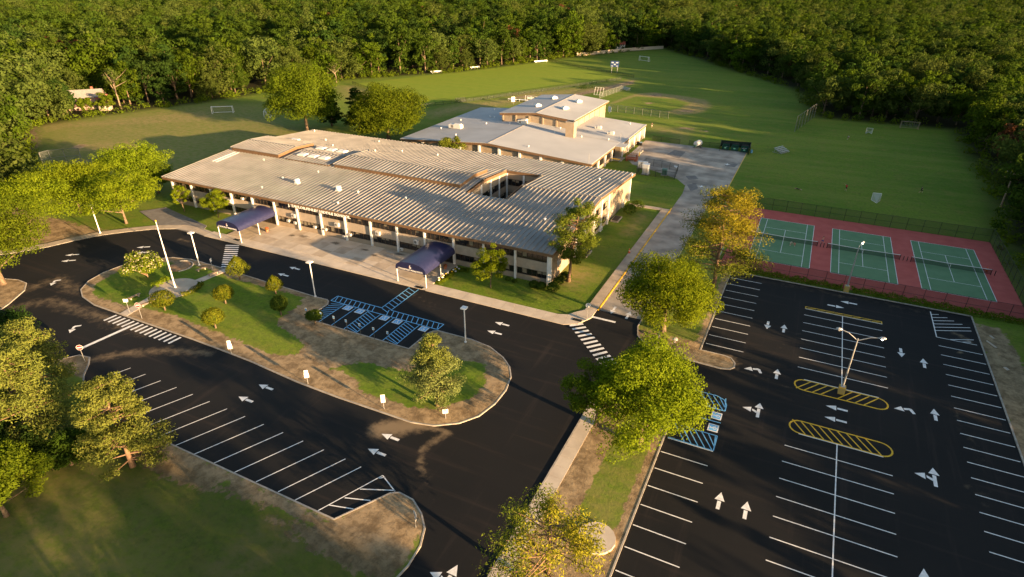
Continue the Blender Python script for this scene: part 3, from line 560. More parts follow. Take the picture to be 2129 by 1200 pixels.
# ---- old service drive and court behind the school
e = MB(); e.prism([(-25.1, 84.2), (-18.0, 84.2), (-18.0, 147), (-15.5, 154), (-15.3, 195.7), (-47.3, 196.8), (-47.3, 174), (-43.5, 168.2), (-36, 164.5), (-29, 160.3), (-25.8, 155.5), (-25.1, 149)], -.05, .018)
SERV = struct(e.build('service_court', OLDA))
for pl in ([(-37.1,182.4),(-36.1,189.0),(-32.5,188.3),(-32.7,180.0)], [(-19.1,181.1),(-16.2,182.0),(-16.6,178.1),(-19.4,178.3)], [(-27.5,163.8),(-25.2,165.4),(-23.8,162.8),(-26.0,160.8)], [(-25.6,156.5),(-23.8,158.7),(-22.3,154.7),(-23.6,151.5)], [(-24.5, 158.5), (-15.6, 158.7), (-15.6, 158.2), (-24.5, 158)]): mark('asphalt_patch', pl, OLDP, .024, SERV)
stripe('edge_line', (-15.5, 152), (-15.5, 195), .18, YELP, .026, SERV)
for px in ((-18.97,180.07), (-21.92,156.59), (-17.99,157.64)):
    mark('painted_star', [(px[0] + (1.0 if i % 2 == 0 else .35) * math.cos(i * math.pi / 4), px[1] + (1.0 if i % 2 == 0 else .35) * math.sin(i * math.pi / 4)) for i in range(8)], WHTP, .026, SERV)
for a, b in ([(-33.6,179.5),(-23.1,175.4)], [(-29.7,184.9),(-20.9,181.9)], [(-33.1,174.2),(-27.7,174.7)], [(-31.0,187.8),(-25.9,187.3)]): stripe('faded_line', a, b, .14, CONC, .026, SERV)
mark('painted_marker', [(-32.4,172.5),(-31.2,172.0),(-31.1,170.0),(-32.2,171.0)], WHTP, .027, SERV)
# ================================================================ the school
SX, SY = -85.0, 113.5; SO = (-SX, -SY, 0)
SCH = thing('school_building', (SX, SY, 0), 'long two-storey school with tan panels, white columns and a ribbed metal roof', 'building')
A0, A1, B0, BR, B1 = -134.5, -35.0, 87.7, 113.5, 139.3; ZE, ZR = 6.6, 8.65
HA0, HA1, HB0, HB1 = -62.2, -53.0, 105.7, 124.5
def rz(b): return ZE + (ZR - ZE) * (1 - abs(b - BR) / (BR - B0))
NP = 97; PW = (A1 - A0) / NP
def panel_mesh(y0, y1, z0, z1, pw=PW, lift=0.0):
    e = MB(); t = .07
    e.add([(x, y, z) for x in (0, pw) for y, z in ((y0, z0), (y1, z1), (y1, z1 - t), (y0, z0 - t))], [(0, 4, 5, 1), (2, 6, 7, 3), (0, 3, 7, 4), (1, 5, 6, 2), (0, 1, 2, 3), (4, 7, 6, 5)])
    r0, r1, h = 0.0, .17, .125
    e.add([(x, y, z + dz) for x, dz in ((r0, .001), (r0 + .03, h), (r1 - .03, h), (r1, .001)) for y, z in ((y0 - .03 if y0 < y1 else y0 + .03, z0), (y1, z1))], [(0, 1, 3, 2), (2, 3, 5, 4), (4, 5, 7, 6), (0, 2, 4, 6), (1, 7, 5, 3)])
    return e.mesh('roof_panel', ROOFM)
e = MB(); e.bb(A0 + .05, HA0 - .05, BR - .17, BR + .17, ZR, ZR + .14); e.bb(HA1 + .05, A1 - .05, BR - .17, BR + .17, ZR, ZR + .14)
ROOF = e.build('roof', ROOFM, SCH, SO)                       # ridge capping; the panels hang under it
MF, MBk = panel_mesh(B0, BR, ZE, ZR), panel_mesh(B1, BR, ZE, ZR)
MFs, MBs = panel_mesh(B0, HB0, ZE, rz(HB0)), panel_mesh(B1, HB1, ZE, rz(HB1))
for i in range(NP):
    x = A0 + i * PW; hole = HA0 - .1 < x + PW / 2 < HA1 + .1
    link('roof_panel', MFs if hole else MF, ROOF, (x, 0, 0)); link('roof_panel', MBs if hole else MBk, ROOF, (x, 0, 0))
# raised roof monitors astride the ridge
for (m0, m1, up, n) in ((-132.9, -116.8, .95, 16), (-114.6, -101.0, .38, 13), (-99.2, -64.8, .85, 33)):
    e = MB(); y0, y1 = 107.4, 119.9
    zz = lambda y: rz(y) + up
    for xx in (m0, m1 - .12): e.add([(xx + d, y, z) for d in (0, .12) for y, z in ((y0, rz(y0)), (BR, ZR), (y1, rz(y1)), (y1, zz(y1) - .02), (BR, zz(BR) - .02), (y0, zz(y0) - .02))], [(0, 1, 2, 3, 4, 5), (11, 10, 9, 8, 7, 6), (0, 5, 11, 6), (2, 8, 9, 3)])
    for yy in (y0, y1 - .1): e.bb(m0 + .12, m1 - .12, yy, yy + .1, rz(y0) - .1, zz(y0) - .06)
    mon = e.build('roof_monitor', BROWN, SCH, SO); pw = (m1 - m0 + .3) / n
    fm, bm_ = panel_mesh(y0 - .25, BR, zz(y0 - .25) + .06, ZR + up + .06, pw), panel_mesh(y1 + .25, BR, zz(y1 + .25) + .06, ZR + up + .06, pw)
    for i in range(n):
        link('roof_panel', fm, mon, (m0 - .15 + i * pw, 0, 0)); link('roof_panel', bm_, mon, (m0 - .15 + i * pw, 0, 0))
    e = MB(); e.box(((m0 + m1) / 2, BR, ZR + up + .12), (m1 - m0 + .2, .3, .12)); e.build('ridge_cap', ROOFM, mon)
# fascias
for nme, args in (('fascia', (A0, A1, B0 + .05, B0 + .2, ZE - .62, ZE - .075)), ('fascia', (A0, A1, B1 - .2, B1 - .05, ZE - .62, ZE - .075))):
    e = MB(); e.bb(*args); e.build('fascia', BROWN, SCH, SO)
for x in (A0 + .02, A1 - .14):
    for ys in ((B0 + .21, BR), (B1 - .21, BR)):
        e = MB(); e.add([(x + d, y, rz(y) - k) for d in (0, .12) for y, k in ((ys[0], .08), (ys[1], .08), (ys[1], .62), (ys[0], .62))], [(0, 1, 2, 3), (7, 6, 5, 4), (0, 4, 5, 1), (2, 6, 7, 3), (0, 3, 7, 4), (1, 5, 6, 2)]); e.build('fascia', BROWN, SCH, SO)
e = MB(); e.bb(A0 + .2, A1 - .2, B0 + .21, 88.85, 6.03, 6.10); e.build('soffit', BROWN, SCH, SO)
# outer walls
FW = 88.9; EW = -36.0; WW = -133.4; BW = 138.2
e = MB(); e.bb(WW, EW, FW, FW + .3, 0, 6.02); e.build('wall', TAN, SCH, SO)
e = MB(); e.bb(WW, EW, BW - .3, BW, 0, 6.3); e.build('wall', TAN, SCH, SO)
for x in (WW, EW - .3):
    e = MB(); e.add([(x + d, y, z) for d in (0, .3) for y, z in ((FW + .31, 0), (BW - .31, 0), (BW - .31, rz(BW) - .1), (BR, ZR - .1), (FW + .31, rz(FW + .31) - .1))], [(0, 1, 2, 3, 4), (9, 8, 7, 6, 5), (0, 5, 6, 1), (1, 6, 7, 2), (2, 7, 8, 3), (3, 8, 9, 4), (4, 9, 5, 0)])
    e.build('wall', TAN, SCH, SO)
rs = random.Random(3)
def window(cx, cz, w_, h_, n, face, plane, parent=SCH):
    """bronze strip window of n panes; face -Y (front) or +X (end)"""
    e = MB(); f = .07; pw = w_ / n
    def put(mb, x0, x1, z0, z1, d0, d1):
        if face == 'front': mb.bb(x0, x1, plane - d1, plane - d0, z0, z1)
        else: mb.bb(plane + d0, plane + d1, x0, x1, z0, z1)
    put(e, cx - w_ / 2, cx + w_ / 2, cz + h_ / 2 - f, cz + h_ / 2, .002, .09); put(e, cx - w_ / 2, cx + w_ / 2, cz - h_ / 2, cz - h_ / 2 + f, .002, .10)
    for k in range(n + 1):
        x = cx - w_ / 2 + k * pw; put(e, max(x - f / 2, cx - w_ / 2), min(x + f / 2, cx + w_ / 2), cz - h_ / 2 + f, cz + h_ / 2 - f, .002, .085)
    o = e.build('window', DKBR, parent, SO)
    for k in range(n):
        x0 = cx - w_ / 2 + k * pw + f / 2; x1 = x0 + pw - f; bl = rs.random()
        g = MB(); put(g, x0, x1, cz - h_ / 2 + f, cz + h_ / 2 - f, .004, .03); p = g.build('pane', GLASS, o)
        if bl < .42:
            d = rs.choice((.3, .45, .6, .8)); g = MB(); put(g, x0 + .06, x1 - .06, cz + h_ / 2 - f - d * (h_ - 2 * f), cz + h_ / 2 - f - .03, .031, .036); g.build('blind', BLIND, o)
    return o
COLX = [-36.15 - 6.43 * k for k in range(16)]
for k, x in enumerate(COLX):
    e = MB(); e.bb(x - .18, x + .18, 88.48, FW - .001, 0, 6.02); e.build('column', WHITE, SCH, SO)
for k in range(15):
    x1, x0 = COLX[k] - .26, COLX[k + 1] + .26; c = (x0 + x1) / 2; w_ = x1 - x0
    window(c, 5.12, w_, 1.78, 6, 'front', FW)
    if k in (3, 10):                                       # doors under the canopies
        e = MB(); e.bb(x0, x1, FW - .12, FW - .002, .1, 2.75); dr = e.build('entrance_doors', DKBR, SCH, SO)
        for j in range(4):
            g = MB(); xx = x0 + .25 + j * (w_ - .3) / 4; g.bb(xx, xx + (w_ - .3) / 4 - .2, FW - .14, FW - .121, .35, 2.5); g.build('door_glass', GLASS, dr)
    else:
        window(c, 1.72, w_, 1.28, 6, 'front', FW)
        e = MB(); e.bb(x0, x1, FW - .13, FW - .002, .02, 1.06); e.build('base_wall', TAN, SCH, SO)
    pw = w_ / 6
    for j in range(6):
        e = MB(); e.bb(x0 + j * pw + .014, x0 + (j + 1) * pw - .014, FW - .14, FW - .002, 2.38 if k not in (3, 10) else 2.77, 4.21); e.build('facade_panel', PANEL, SCH, SO)
# end wall facing the drive
for y in (88.75, 101.0, 106.2, 111.5, 116.3, 121.1, 137.9):
    e = MB(); e.bb(EW + .002, EW + .42, y - .2, y + .2, 0, rz(y) - .65); e.build('column', WHITE, SCH, SO)
for y0, y1, n in ((101.3, 105.9, 4), (106.5, 111.2, 4), (111.8, 116.0, 4), (116.6, 120.8, 3)):
    for cz, h_ in ((1.75, 1.45), (4.85, 1.5)): window((y0 + y1) / 2, cz, y1 - y0, h_, n, 'end', EW)
for k in range(7):
    e = MB(); y = 103.5 + k * 2.5; e.bb(EW + .003, EW + .1, y - 1.1, y + 1.1, 6.15, min(7.2, rz(y) - .75)); e.build('facade_panel', PANEL, SCH, SO)
for y0, y1 in ((89.2, 100.6), (121.5, 137.5)):
    for j in range(5):
        e = MB(); d = (y1 - y0) / 5; e.bb(EW + .003, EW + .06, y0 + j * d + .015, y0 + (j + 1) * d - .015, .05, 5.9); e.build('facade_panel', TAN, SCH, SO)
for y in (104, 124.5):
    e = MB(); e.bb(EW + .5, EW + 2.2, y - 1.7, y + 1.7, 0, .35); e.build('areaway', CONC2, SCH, SO)
    e = MB(); e.bb(EW + .65, EW + 2.05, y - 1.55, y + 1.55, .36, .37); e.build('areaway_grate', DMETAL, SCH, SO)
# courtyard let into the roof
for nme, a in (('wall', (HA0 - .3, HA0, HB0 + .01, HB1 - .01, 0, rz(HB0) - .09)), ('wall', (HA1, HA1 + .3, HB0 + .01, HB1 - .01, 0, rz(HB0) - .09)), ('wall', (HA0, HA1, HB1, HB1 + .3, 0, rz(HB1) - .1)), ('wall', (HA0, HA1, HB0 - .3, HB0, 0, rz(HB0) - .1))):
    e = MB(); e.bb(*a); e.build(nme, TAN, SCH, SO)
for x0, x1, y0, y1 in ((HA0 + .01, HA0 + .15, HB0 + .02, HB1 - .02), (HA0 + .16, HA1 - .16, HB1 - .15, HB1 - .01), (HA1 - .15, HA1 - .01, HB0 + .02, HB1 - .02)):
    e = MB()
    if x1 - x0 < 1: e.add([(x, y, rz(y) - k) for x in (x0, x1) for y, k in ((y0, -.03), (BR, -.03), (y1, -.03), (y1, .6), (BR, .6), (y0, .6))], [(0, 1, 2, 3, 4, 5), (11, 10, 9, 8, 7, 6), (0, 6, 7, 1), (1, 7, 8, 2), (5, 11, 6, 0), (3, 9, 10, 4), (4, 10, 11, 5), (2, 8, 9, 3)])
    else: e.bb(x0, x1, y0, y1, rz(y1) - .6, rz(y1) - .02)
    e.build('fascia', BROWN, SCH, SO)
for y in (107.5, 111.8, 116.2, 120.4):
    e = MB(); e.bb(HA0 + .002, HA0 + .3, y - .17, y + .17, 0, rz(y) - .6); e.build('column', WHITE, SCH, SO)
for y0, y1 in ((107.7, 111.6), (112, 116), (116.4, 120.2), (120.6, 124.0)):
    for cz in (1.8, 4.9): window((y0 + y1) / 2, cz, y1 - y0, 1.5, 4, 'end', HA0)
for x in (-62.0, -57.6, -53.2):
    e = MB(); e.bb(x - .17, x + .17, HB1 - .3, HB1 - .003, 0, 7.1); e.build('column', WHITE, SCH, SO)
for x0, x1 in ((-61.7, -57.9), (-57.3, -53.5)):
    for cz in (1.8, 5.0): window((x0 + x1) / 2, cz, x1 - x0, 1.5, 4, 'front', HB1)
# air conditioners
def aircon(mb_loc, face, big):
    w_, h_, d_ = (1.0, .8, .42) if big else (.62, .46, .4)
    e = MB()
    if face == 'front': e.box((0, -d_ / 2, 0), (w_, d_, h_)); e.box((0, -d_ * .5, -h_ / 2 - .05), (w_ * .9, d_ * .5, .08))
    else: e.box((d_ / 2, 0, 0), (d_, w_, h_)); e.box((d_ * .5, 0, -h_ / 2 - .05), (d_ * .5, w_ * .9, .08))
    o = e.build('air_conditioner', PLASTIC, SCH, (mb_loc[0] - SX, mb_loc[1] - SY, mb_loc[2]))
    e = MB()
    if face == 'front': e.tube([(w_ * -.12, -d_ - .004, 0), (w_ * -.12, -d_ - .012, 0)], h_ * .36, 14)
    else: e.tube([(d_ + .004, -w_ * .12, 0), (d_ + .012, -w_ * .12, 0)], h_ * .36, 14)
    e.build('fan_grille', GRIL, o)
for (x, z), b in (((-109.76,4.77), 0), ((-114.00,3.54), 1), ((-95.05,3.28), 1), ((-96.90,1.76), 0), ((-95.01,1.64), 0), ((-89.53,1.62), 0), ((-86.67,1.59), 0), ((-83.30,3.27), 1), ((-81.82,0.86), 0), ((-80.20,1.59), 0), ((-72.94,3.25), 1), ((-63.79,3.13), 1), ((-67.51,0.86), 0), ((-83.02,5.64), 0)):
    aircon((x, FW - .145, max(z, .6)), 'front', b)
for (y, z), b in (((92.82,2.84), 1), ((112.75,2.59), 1), ((120.88,3.34), 0), ((123.92,2.08), 0), ((116.72,-1.54), 1), ((132.01,1.83), 1), ((132.78,-2.15), 1)):
    aircon((EW + .07, y, max(z, .55)), 'end', b)
aircon((HA0 + .06, 113.9, 3.4), 'end', 1)
for x in (-64.9, -125.6, -103.6, -80.9):
    e = MB(); e.box((x, 88.1, 5.9), (.34, .3, .3)); e.build('floodlight', ORANGE, SCH, SO)
# vents standing on the roof
def vent(x, y, big, parent, z, m=WHITE):
    e = MB()
    if big: e.box((0, 0, .15), (1.0, 1.0, .3)); e.lathe([(.42, .3), (.42, .55), (.62, .6), (.62, .95), (.5, 1.05), (.3, 1.1)], 12)
    else: e.lathe([(.13, -.1), (.13, .28), (.24, .3), (.24, .42), (.08, .5)], 10)
    return e.build('roof_vent', m, parent, (x, y, z))
for (x, y), b in (((-100.44,96.27), 1), ((-88.81,96.42), 1), ((-105.66,97.21), 0), ((-105.92,91.17), 0), ((-84.26,90.77), 0), ((-83.96,97.01), 0), ((-100.46,103.24), 0), ((-72.51,98.23), 0), ((-119.92,127.91), 0), ((-113.10,122.98), 0), ((-106.82,134.58), 0), ((-99.90,123.87), 0), ((-94.07,127.54), 0), ((-119.03,104.66), 0), ((-132.24,136.91), 0), ((-41.54,99.47), 0), ((-40.21,127.52), 0), ((-35.04,136.13), 0), ((-84.08,128.94), 0)):
    vent(x - SX, y - SY, b, SCH, rz(y) + .03)
e = MB(); x, y = (-126.61,123.17); e.box((x, y, rz(y) + .2), (2.4, 1.6, .5)); e.build('roof_hatch', WHITE, SCH, SO)
for k in range(3):                                            # skylight domes on the low monitor
    for y in (110.4, 117.0):
        e = MB(); e.box((-111.6 + k * 3.4, y, rz(y) + .60), (2.3, 1.9, .3)); e.box((-111.6 + k * 3.4, y, rz(y) + .80), (1.9, 1.5, .1)); e.build('skylight', WHITE, SCH, SO)
for x in (-131.5, -130.2):
    e = MB(); e.add([(x, 99.6, rz(99.6) + .12), (x + .5, 99.6, rz(99.6) + .12), (x + .5, 106.8, rz(106.8) + .12), (x, 106.8, rz(106.8) + .12), (x, 99.6, rz(99.6) + .02), (x + .5, 99.6, rz(99.6) + .02), (x + .5, 106.8, rz(106.8) + .02), (x, 106.8, rz(106.8) + .02)], [(0, 1, 2, 3), (0, 4, 5, 1), (1, 5, 6, 2), (3, 2, 6, 7), (0, 3, 7, 4)]); e.build('roof_patch', WHITE, SCH, SO)
def lettering(name, txt, size, loc, rot, parent, m, ext=.02, fit=None):
    cu = bpy.data.curves.new(name, 'FONT'); cu.body = txt; cu.size = size; cu.extrude = ext; cu.align_x = 'CENTER'; cu.resolution_u = 2; cu.offset = size * .03
    t = bpy.data.objects.new(name, cu); C.objects.link(t); dg = bpy.context.evaluated_depsgraph_get(); dg.update()
    me = bpy.data.meshes.new_from_object(t.evaluated_get(dg)); bpy.data.objects.remove(t); me.materials.clear(); me.materials.append(m)
    if fit:
        xs = [v.co.x for v in me.vertices]; k = fit / (max(xs) - min(xs))
        for v in me.vertices: v.co.x *= k
    o = link(name, me, parent, loc); o.rotation_euler = rot; return o
lettering('sign_lettering', 'J. TAYLOR FINLEY MIDDLE SCHOOL', .78, (-87.0 - SX, B0 + .0 - SY, 5.62), (R(90), 0, 0), SCH, WHITE, .03, 16.5)
# ================================================================ entrance canopies
def canopy(x, label, letters=True):
    t = thing('entrance_canopy', (x, 77.9, 0), label, 'canopy', 'canopies over the school entrances')
    W2 = 3.15; D = 10.0; zl = 2.75; hh = 1.35; n = 14
    arc = [(W2 * math.cos(math.pi * (1 - i / n)) , zl + .35 + hh * math.sin(math.pi * i / n) ** .85) for i in range(n + 1)]
    e = MB(); vs = []; fs = []
    NY = 8
    for j in range(NY + 1):
        y = D * j / NY; sag = -.03 * (j % 2)
        for xx, zz in arc: vs.append((xx, y, zz + sag))
        vs.append((W2, y, zl)); vs.append((-W2, y, zl))
    m = n + 3
    for j in range(NY):
        for i in range(n): fs.append((j * m + i, j * m + i + 1, (j + 1) * m + i + 1, (j + 1) * m + i))
        fs.append((j * m + n, j * m + n + 1, (j + 1) * m + n + 1, (j + 1) * m + n)); fs.append((j * m, (j + 1) * m, (j + 1) * m + n + 2, j * m + n + 2))
    e.add(vs, fs); e.build('canopy_cover', NAVY, t, smooth=True)
    e = MB(); pf = [(xx, zz) for xx, zz in arc] + [(W2, zl), (-W2, zl)]
    e.add([(a, d, b) for d in (-.03, .02) for a, b in pf], [tuple(range(len(pf))), tuple(range(len(pf), 2 * len(pf)))[::-1]] + [(i, (i + 1) % len(pf), len(pf) + (i + 1) % len(pf), len(pf) + i) for i in range(len(pf))])
    v = e.build('front_valance', NAVY, t)
    lettering('valance_lettering', 'J. TAYLOR FINLEY MIDDLE SCHOOL', .42, (0, -.04, zl + .12), (R(90), 0, 0), v, WHITE, .005, 5.3)
    e = MB(); y = -.045                                        # swan-like white emblem with a red mark
    pts = [(-.10, .62), (.02, .72), (.08, .62), (.02, .48), (.10, .36), (.26, .26), (.24, .10), (.08, 0), (-.12, 0), (-.26, .10), (-.22, .22), (-.12, .30), (-.18, .42)]
    e.add([(px_, y, zl + .58 + pz * .95) for px_, pz in pts], [tuple(range(len(pts)))]); em = e.build('emblem', WHITE, v)
    e = MB(); e.add([(px_, y - .004, zl + .62 + pz) for px_, pz in ((-.24, .12), (-.16, .1), (-.12, .42), (-.2, .4))], [(0, 1, 2, 3)]); e.build('emblem_mark', RED, v)
    for px_ in (-W2 + .12, W2 - .12):
        for py_ in (.15, 5.0):
            e = MB(); e.tube([(px_, py_, .1), (px_, py_, zl + .1)], .085, 10); e.build('post', WHITE, t)
    e = MB()
    for yy in (.15, 5.0, 9.7): e.tube([(-W2 + .12, yy, zl + .06), (W2 - .12, yy, zl + .06)], .04, 6)
    for px_ in (-W2 + .12, W2 - .12): e.tube([(px_, .15, zl + .06), (px_, 9.7, zl + .06)], .04, 6)
    e.build('frame', WHITE, t); return t
canopy(-57.9, 'navy arched canopy over the entrance beside the corner flower bed'); canopy(-102.8, 'navy arched canopy at the far entrance past the long plaza')
# ================================================================ gymnasium wing
GX, GY = -80.0, 180.0; GO = (-GX, -GY, 0)
GYM = thing('gymnasium_building', (GX, GY, 0), 'flat tan gymnasium wing with pale grey roofs and a square chimney', 'building')
def gz(x): return 6.4 - (abs(x + 80.3) / 31.0) * 2.1
def slab_roof(name, prof, y0, y1, th, m, parent=GYM):
    e = MB(); n = len(prof)
    e.add([(x, y, z - d) for y in (y0, y1) for d in (0, th) for x, z in prof], [(i, i + 1, 2 * n + i + 1, 2 * n + i) for i in range(n - 1)] + [(n + i, 3 * n + i, 3 * n + i + 1, n + i + 1) for i in range(n - 1)] + [(i, n + i, n + i + 1, i + 1) for i in range(n - 1)] + [(2 * n + i, 2 * n + i + 1, 3 * n + i + 1, 3 * n + i) for i in range(n - 1)] + [(0, 2 * n, 3 * n, n), (n - 1, 2 * n - 1, 4 * n - 1, 3 * n - 1)])
    return e.build(name, m, parent, GO)
LR = slab_roof('lower_roof', [(-110.5, gz(-110.5)), (-80.3, 6.4), (-49.4, gz(-49.4))], 149.2, 200.2, .12, MEMB)
for (x0, x1, y0, y1) in ((-49.39, -46.3, 169.4, 173.5), (-49.39, -48.3, 173.5, 200.2)):
    e = MB(); e.bb(x0, x1, y0, y1, gz(-49.4) - .14, gz(-49.4) - .02); e.build('eave_slab', MEMB, LR)
e = MB(); e.add([(x, y, z) for y in (149.1, 200.2) for x, z in ((-80.5, 6.40), (-80.3, 6.47), (-80.1, 6.40))], [(0, 1, 4, 3), (1, 2, 5, 4), (0, 2, 1), (3, 4, 5)]); e.build('ridge_cap', CONC, LR)
for y in (166.0, 183.0):
    e = MB(); e.add([(x, yy, gz(x) + .03) for x, yy in ((-110.3, y), (-80.8, y), (-80.8, y + .12), (-110.3, y + .12))], [(0, 1, 2, 3)]); e.build('roof_seam', OLDA, LR)
e = MB(); e.add([(x, yy, gz(x) + .03) for x, yy in ((-79.8, 173.4), (-49.6, 173.4), (-49.6, 173.6), (-79.8, 173.6))], [(0, 1, 2, 3)]); e.build('roof_seam', OLDA, LR)
def gable_fascia(prof, y, th, d, m, parent): 
    e = MB(); n = len(prof); e.add([(x, yy, z - k) for yy in (y, y + th) for k in (.13, d) for x, z in prof], [(i, i + 1, n + i + 1, n + i) for i in range(n - 1)] + [(2 * n + i, 3 * n + i, 3 * n + i + 1, 2 * n + i + 1) for i in range(n - 1)] + [(n + i, n + i + 1, 3 * n + i + 1, 3 * n + i) for i in range(n - 1)] + [(0, n, 3 * n, 2 * n), (n - 1, 3 * n - 1, 4 * n - 1, 2 * n - 1)])
    e.build('fascia', m, parent, GO)
gable_fascia([(-110.4, gz(-110.4)), (-80.3, 6.4), (-49.5, gz(-49.5))], 149.3, .15, .75, BROWN, GYM)
e = MB(); e.bb(-49.6, -49.45, 149.46, 169.3, gz(-49.4) - .7, gz(-49.4) - .13); e.build('fascia', BROWN, GYM, GO)
e = MB(); e.bb(-48.5, -48.35, 173.6, 200.1, gz(-49.4) - .6, gz(-49.4) - .15); e.build('fascia', BROWN, GYM, GO)
for k, x in enumerate(np.arange(-109.2, -51, 6.4)):
    x1 = min(x + 6.4, -50.6); e = MB(); z1 = min(gz(x), gz(x1)) - .45
    e.bb(x + .02, x1 - .02, 150.2, 150.5, 0, z1); e.build('wall_panel', TAN, GYM, GO)
    e = MB(); e.bb(x - .3, x + .3, 149.75, 150.19, 0, gz(x) - .72); e.build('column', WHITE, GYM, GO)
    if k % 2 == 0:
        e = MB(); e.bb(x + .6, x1 - .6, 150.1, 150.19, .9, 1.7); e.build('window', DKBR, GYM, GO)
e = MB(); e.bb(-50.6, -50.3, 150.2, 169.5, 0, gz(-50.4) - .2); e.build('wall', TAN, GYM, GO)
for y in (150.6, 156.7, 162.8, 169.0):
    e = MB(); e.bb(-50.29, -49.85, y - .25, y + .25, 0, gz(-50) - .72); e.build('column', WHITE, GYM, GO)
for y0, y1 in ((151, 156.3), (157.1, 162.4), (163.2, 168.6)):
    e = MB(); e.bb(-50.29, -50.2, y0, y1, 1.1, 3.1); wn = e.build('window', DKBR, GYM, GO)
    for j in range(5):
        d = (y1 - y0) / 5; e = MB(); e.bb(-50.195, -50.18, y0 + j * d + .06, y0 + (j + 1) * d - .06, 1.2, 3.0); e.build('pane', GLASS, wn)
e = MB(); e.bb(-52, -47.3, 169.51, 173.6, 0, .12); e.build('porch_floor', CONC, GYM, GO)
e = MB(); e.bb(-50.6, -48.9, 173.6, 173.9, 0, 4.0); e.build('wall', TAN, GYM, GO)
e = MB(); e.bb(-49.0, -48.7, 173.91, 199.6, 0, 4.0); e.build('wall', TAN, GYM, GO)
for y in (174.4, 180.6, 186.8, 193.0, 199.2):
    e = MB(); e.bb(-48.69, -48.35, y - .22, y + .22, 0, 3.7); e.build('column', WHITE, GYM, GO)
for y in (177.5, 183.7, 189.9, 196.1):
    e = MB(); e.bb(-48.69, -48.6, y - 2.8, y + 2.8, 1.0, 3.4); e.build('facade_panel', PANEL, GYM, GO)
e = MB(); e.bb(-109.4, -109.1, 150.51, 199.6, 0, gz(-109.3) - .2); e.build('wall', TAN, GYM, GO)
e = MB(); e.bb(-109.4, -49.01, 199.3, 199.6, 0, 4.1); e.build('wall', TAN, GYM, GO)
# taller hall
UR = [(-91.2, 8.45), (-78.1, 9.65), (-65.3, 8.45)]
slab_roof('upper_roof', UR, 177.6, 212.2, .12, MEMB); gable_fascia([(-91.1, 8.46), (-78.1, 9.65), (-65.4, 8.46)], 177.7, .15, .8, BROWN, GYM)
e = MB(); e.add([(x, y, z) for y in (177.5, 212.2) for x, z in ((-78.3, 9.64), (-78.1, 9.72), (-77.9, 9.64))], [(0, 1, 4, 3), (1, 2, 5, 4), (0, 2, 1), (3, 4, 5)]); e.build('ridge_cap', CONC, GYM, GO)
e = MB(); e.bb(-65.55, -65.4, 177.86, 212.1, 7.75, 8.32); e.build('fascia', BROWN, GYM, GO)
for a in ((-90.4, -66.3, 178.3, 178.6), (-90.4, -66.3, 211.2, 211.5)):
    e = MB(); e.bb(*a, 3.0 if a[2] < 200 else 0, 8.5); e.build('wall', TAN, GYM, GO)
for x in (-90.4, -66.61):
    e = MB(); e.bb(x, x + .3, 178.61, 211.19, 0, 8.3); e.build('wall', TAN, GYM, GO)
for x in np.arange(-90.2, -66.4, 4.7):
    e = MB(); e.bb(x - .25, x + .25, 178.05, 178.29, 4, 8.2); e.build('pilaster', TAN, GYM, GO)
for y in np.arange(179.5, 211, 5.1):
    e = MB(); e.bb(-66.30, -66.1, y - .2, y + .2, 4, 7.8); e.build('pilaster', PANEL, GYM, GO)
e = MB(); e.bb(-65.0, -62.4, 169.6, 171.8, 4.5, 9.6); ch = e.build('chimney', TAN, GYM, GO)
e = MB(); e.bb(-65.1, -62.3, 169.5, 171.9, 9.6, 9.75); e.build('chimney_cap', CONC, ch); e = MB(); e.bb(-64.5, -62.9, 170.1, 171.3, 9.75, 9.95); e.build('flue', DMETAL, ch)
for (x, y) in ((-82.50,202.85), (-82.31,188.24), (-72.67,201.00), (-72.73,188.64)):
    e = MB(); e.lathe([(1.0, 0), (1.5, .35), (1.2, .8), (.3, 1.05)], 4); e.build('roof_ventilator', WHITE, GYM, (x - GX, y - GY, 8.45 + 1.2 * (1 - abs(x + 78.1) / 13)))
for (x, y), d in (((-100.45,165.50), (4.2, 1.9, 1.1)), ((-81.73,175.39), (2.8, 1.8, 1.0)), ((-59.73,184.64), (2, 1.1, .6)), ((-54.31,180.59), (2, 1.1, .7))):
    e = MB(); e.box((0, 0, d[2] / 2 + .15), d); e.box((d[0] * .18, -.1, d[2] + .25), (d[0] * .5, d[1] * .8, .25)); e.box((0, 0, .08), (d[0] * .8, d[1] * .8, .2))
    u = e.build('rooftop_unit', PLASTIC, GYM, (x - GX, y - GY, gz(x))); e = MB(); e.bb(-d[0] * .3, -d[0] * .1, -d[1] / 2 - .02, -d[1] / 2 - .005, .3, d[2]); e.build('unit_grille', GRIL, u)
for (x, y), b in (((-81.71,177.89), 1), ((-82.17,181.50), 1), ((-82.35,183.77), 1)): vent(x - GX, y - GY, 1, GYM, gz(x))
for x, y in ((-105.04,163.97), (-102.65,196.11), (-97.87,183.76), (-95.87,183.09), (-93.61,173.05), (-105.29,176.79), (-85.82,174.38), (-77.96,180.45), (-69.49,176.81), (-69.14,171.24), (-60.70,171.97), (-69.40,152.88), (-53.02,174.30), (-52.98,196.97), (-94.99,156.29)): vent(x - GX, y - GY, 0, GYM, gz(x))
for x, y in ((-50.45,149.70), (-49.74,175.71), (-82.41,188.59)):
    e = MB(); e.tube([(x - GX, y - GY, gz(x) - .1), (x - GX, y - GY, gz(x) + 2.6)], .05, 6); e.build('roof_mast', METAL, GYM)
e = MB(); x, y = (-66.46,148.40); e.bb(-70, -62, 139.6, 150.1, 3.0, 3.25); e.bb(-69.7, -62.3, 139.7, 149.9, .0, .15); lk = e.build('link_passage', MEMB, GYM, GO)
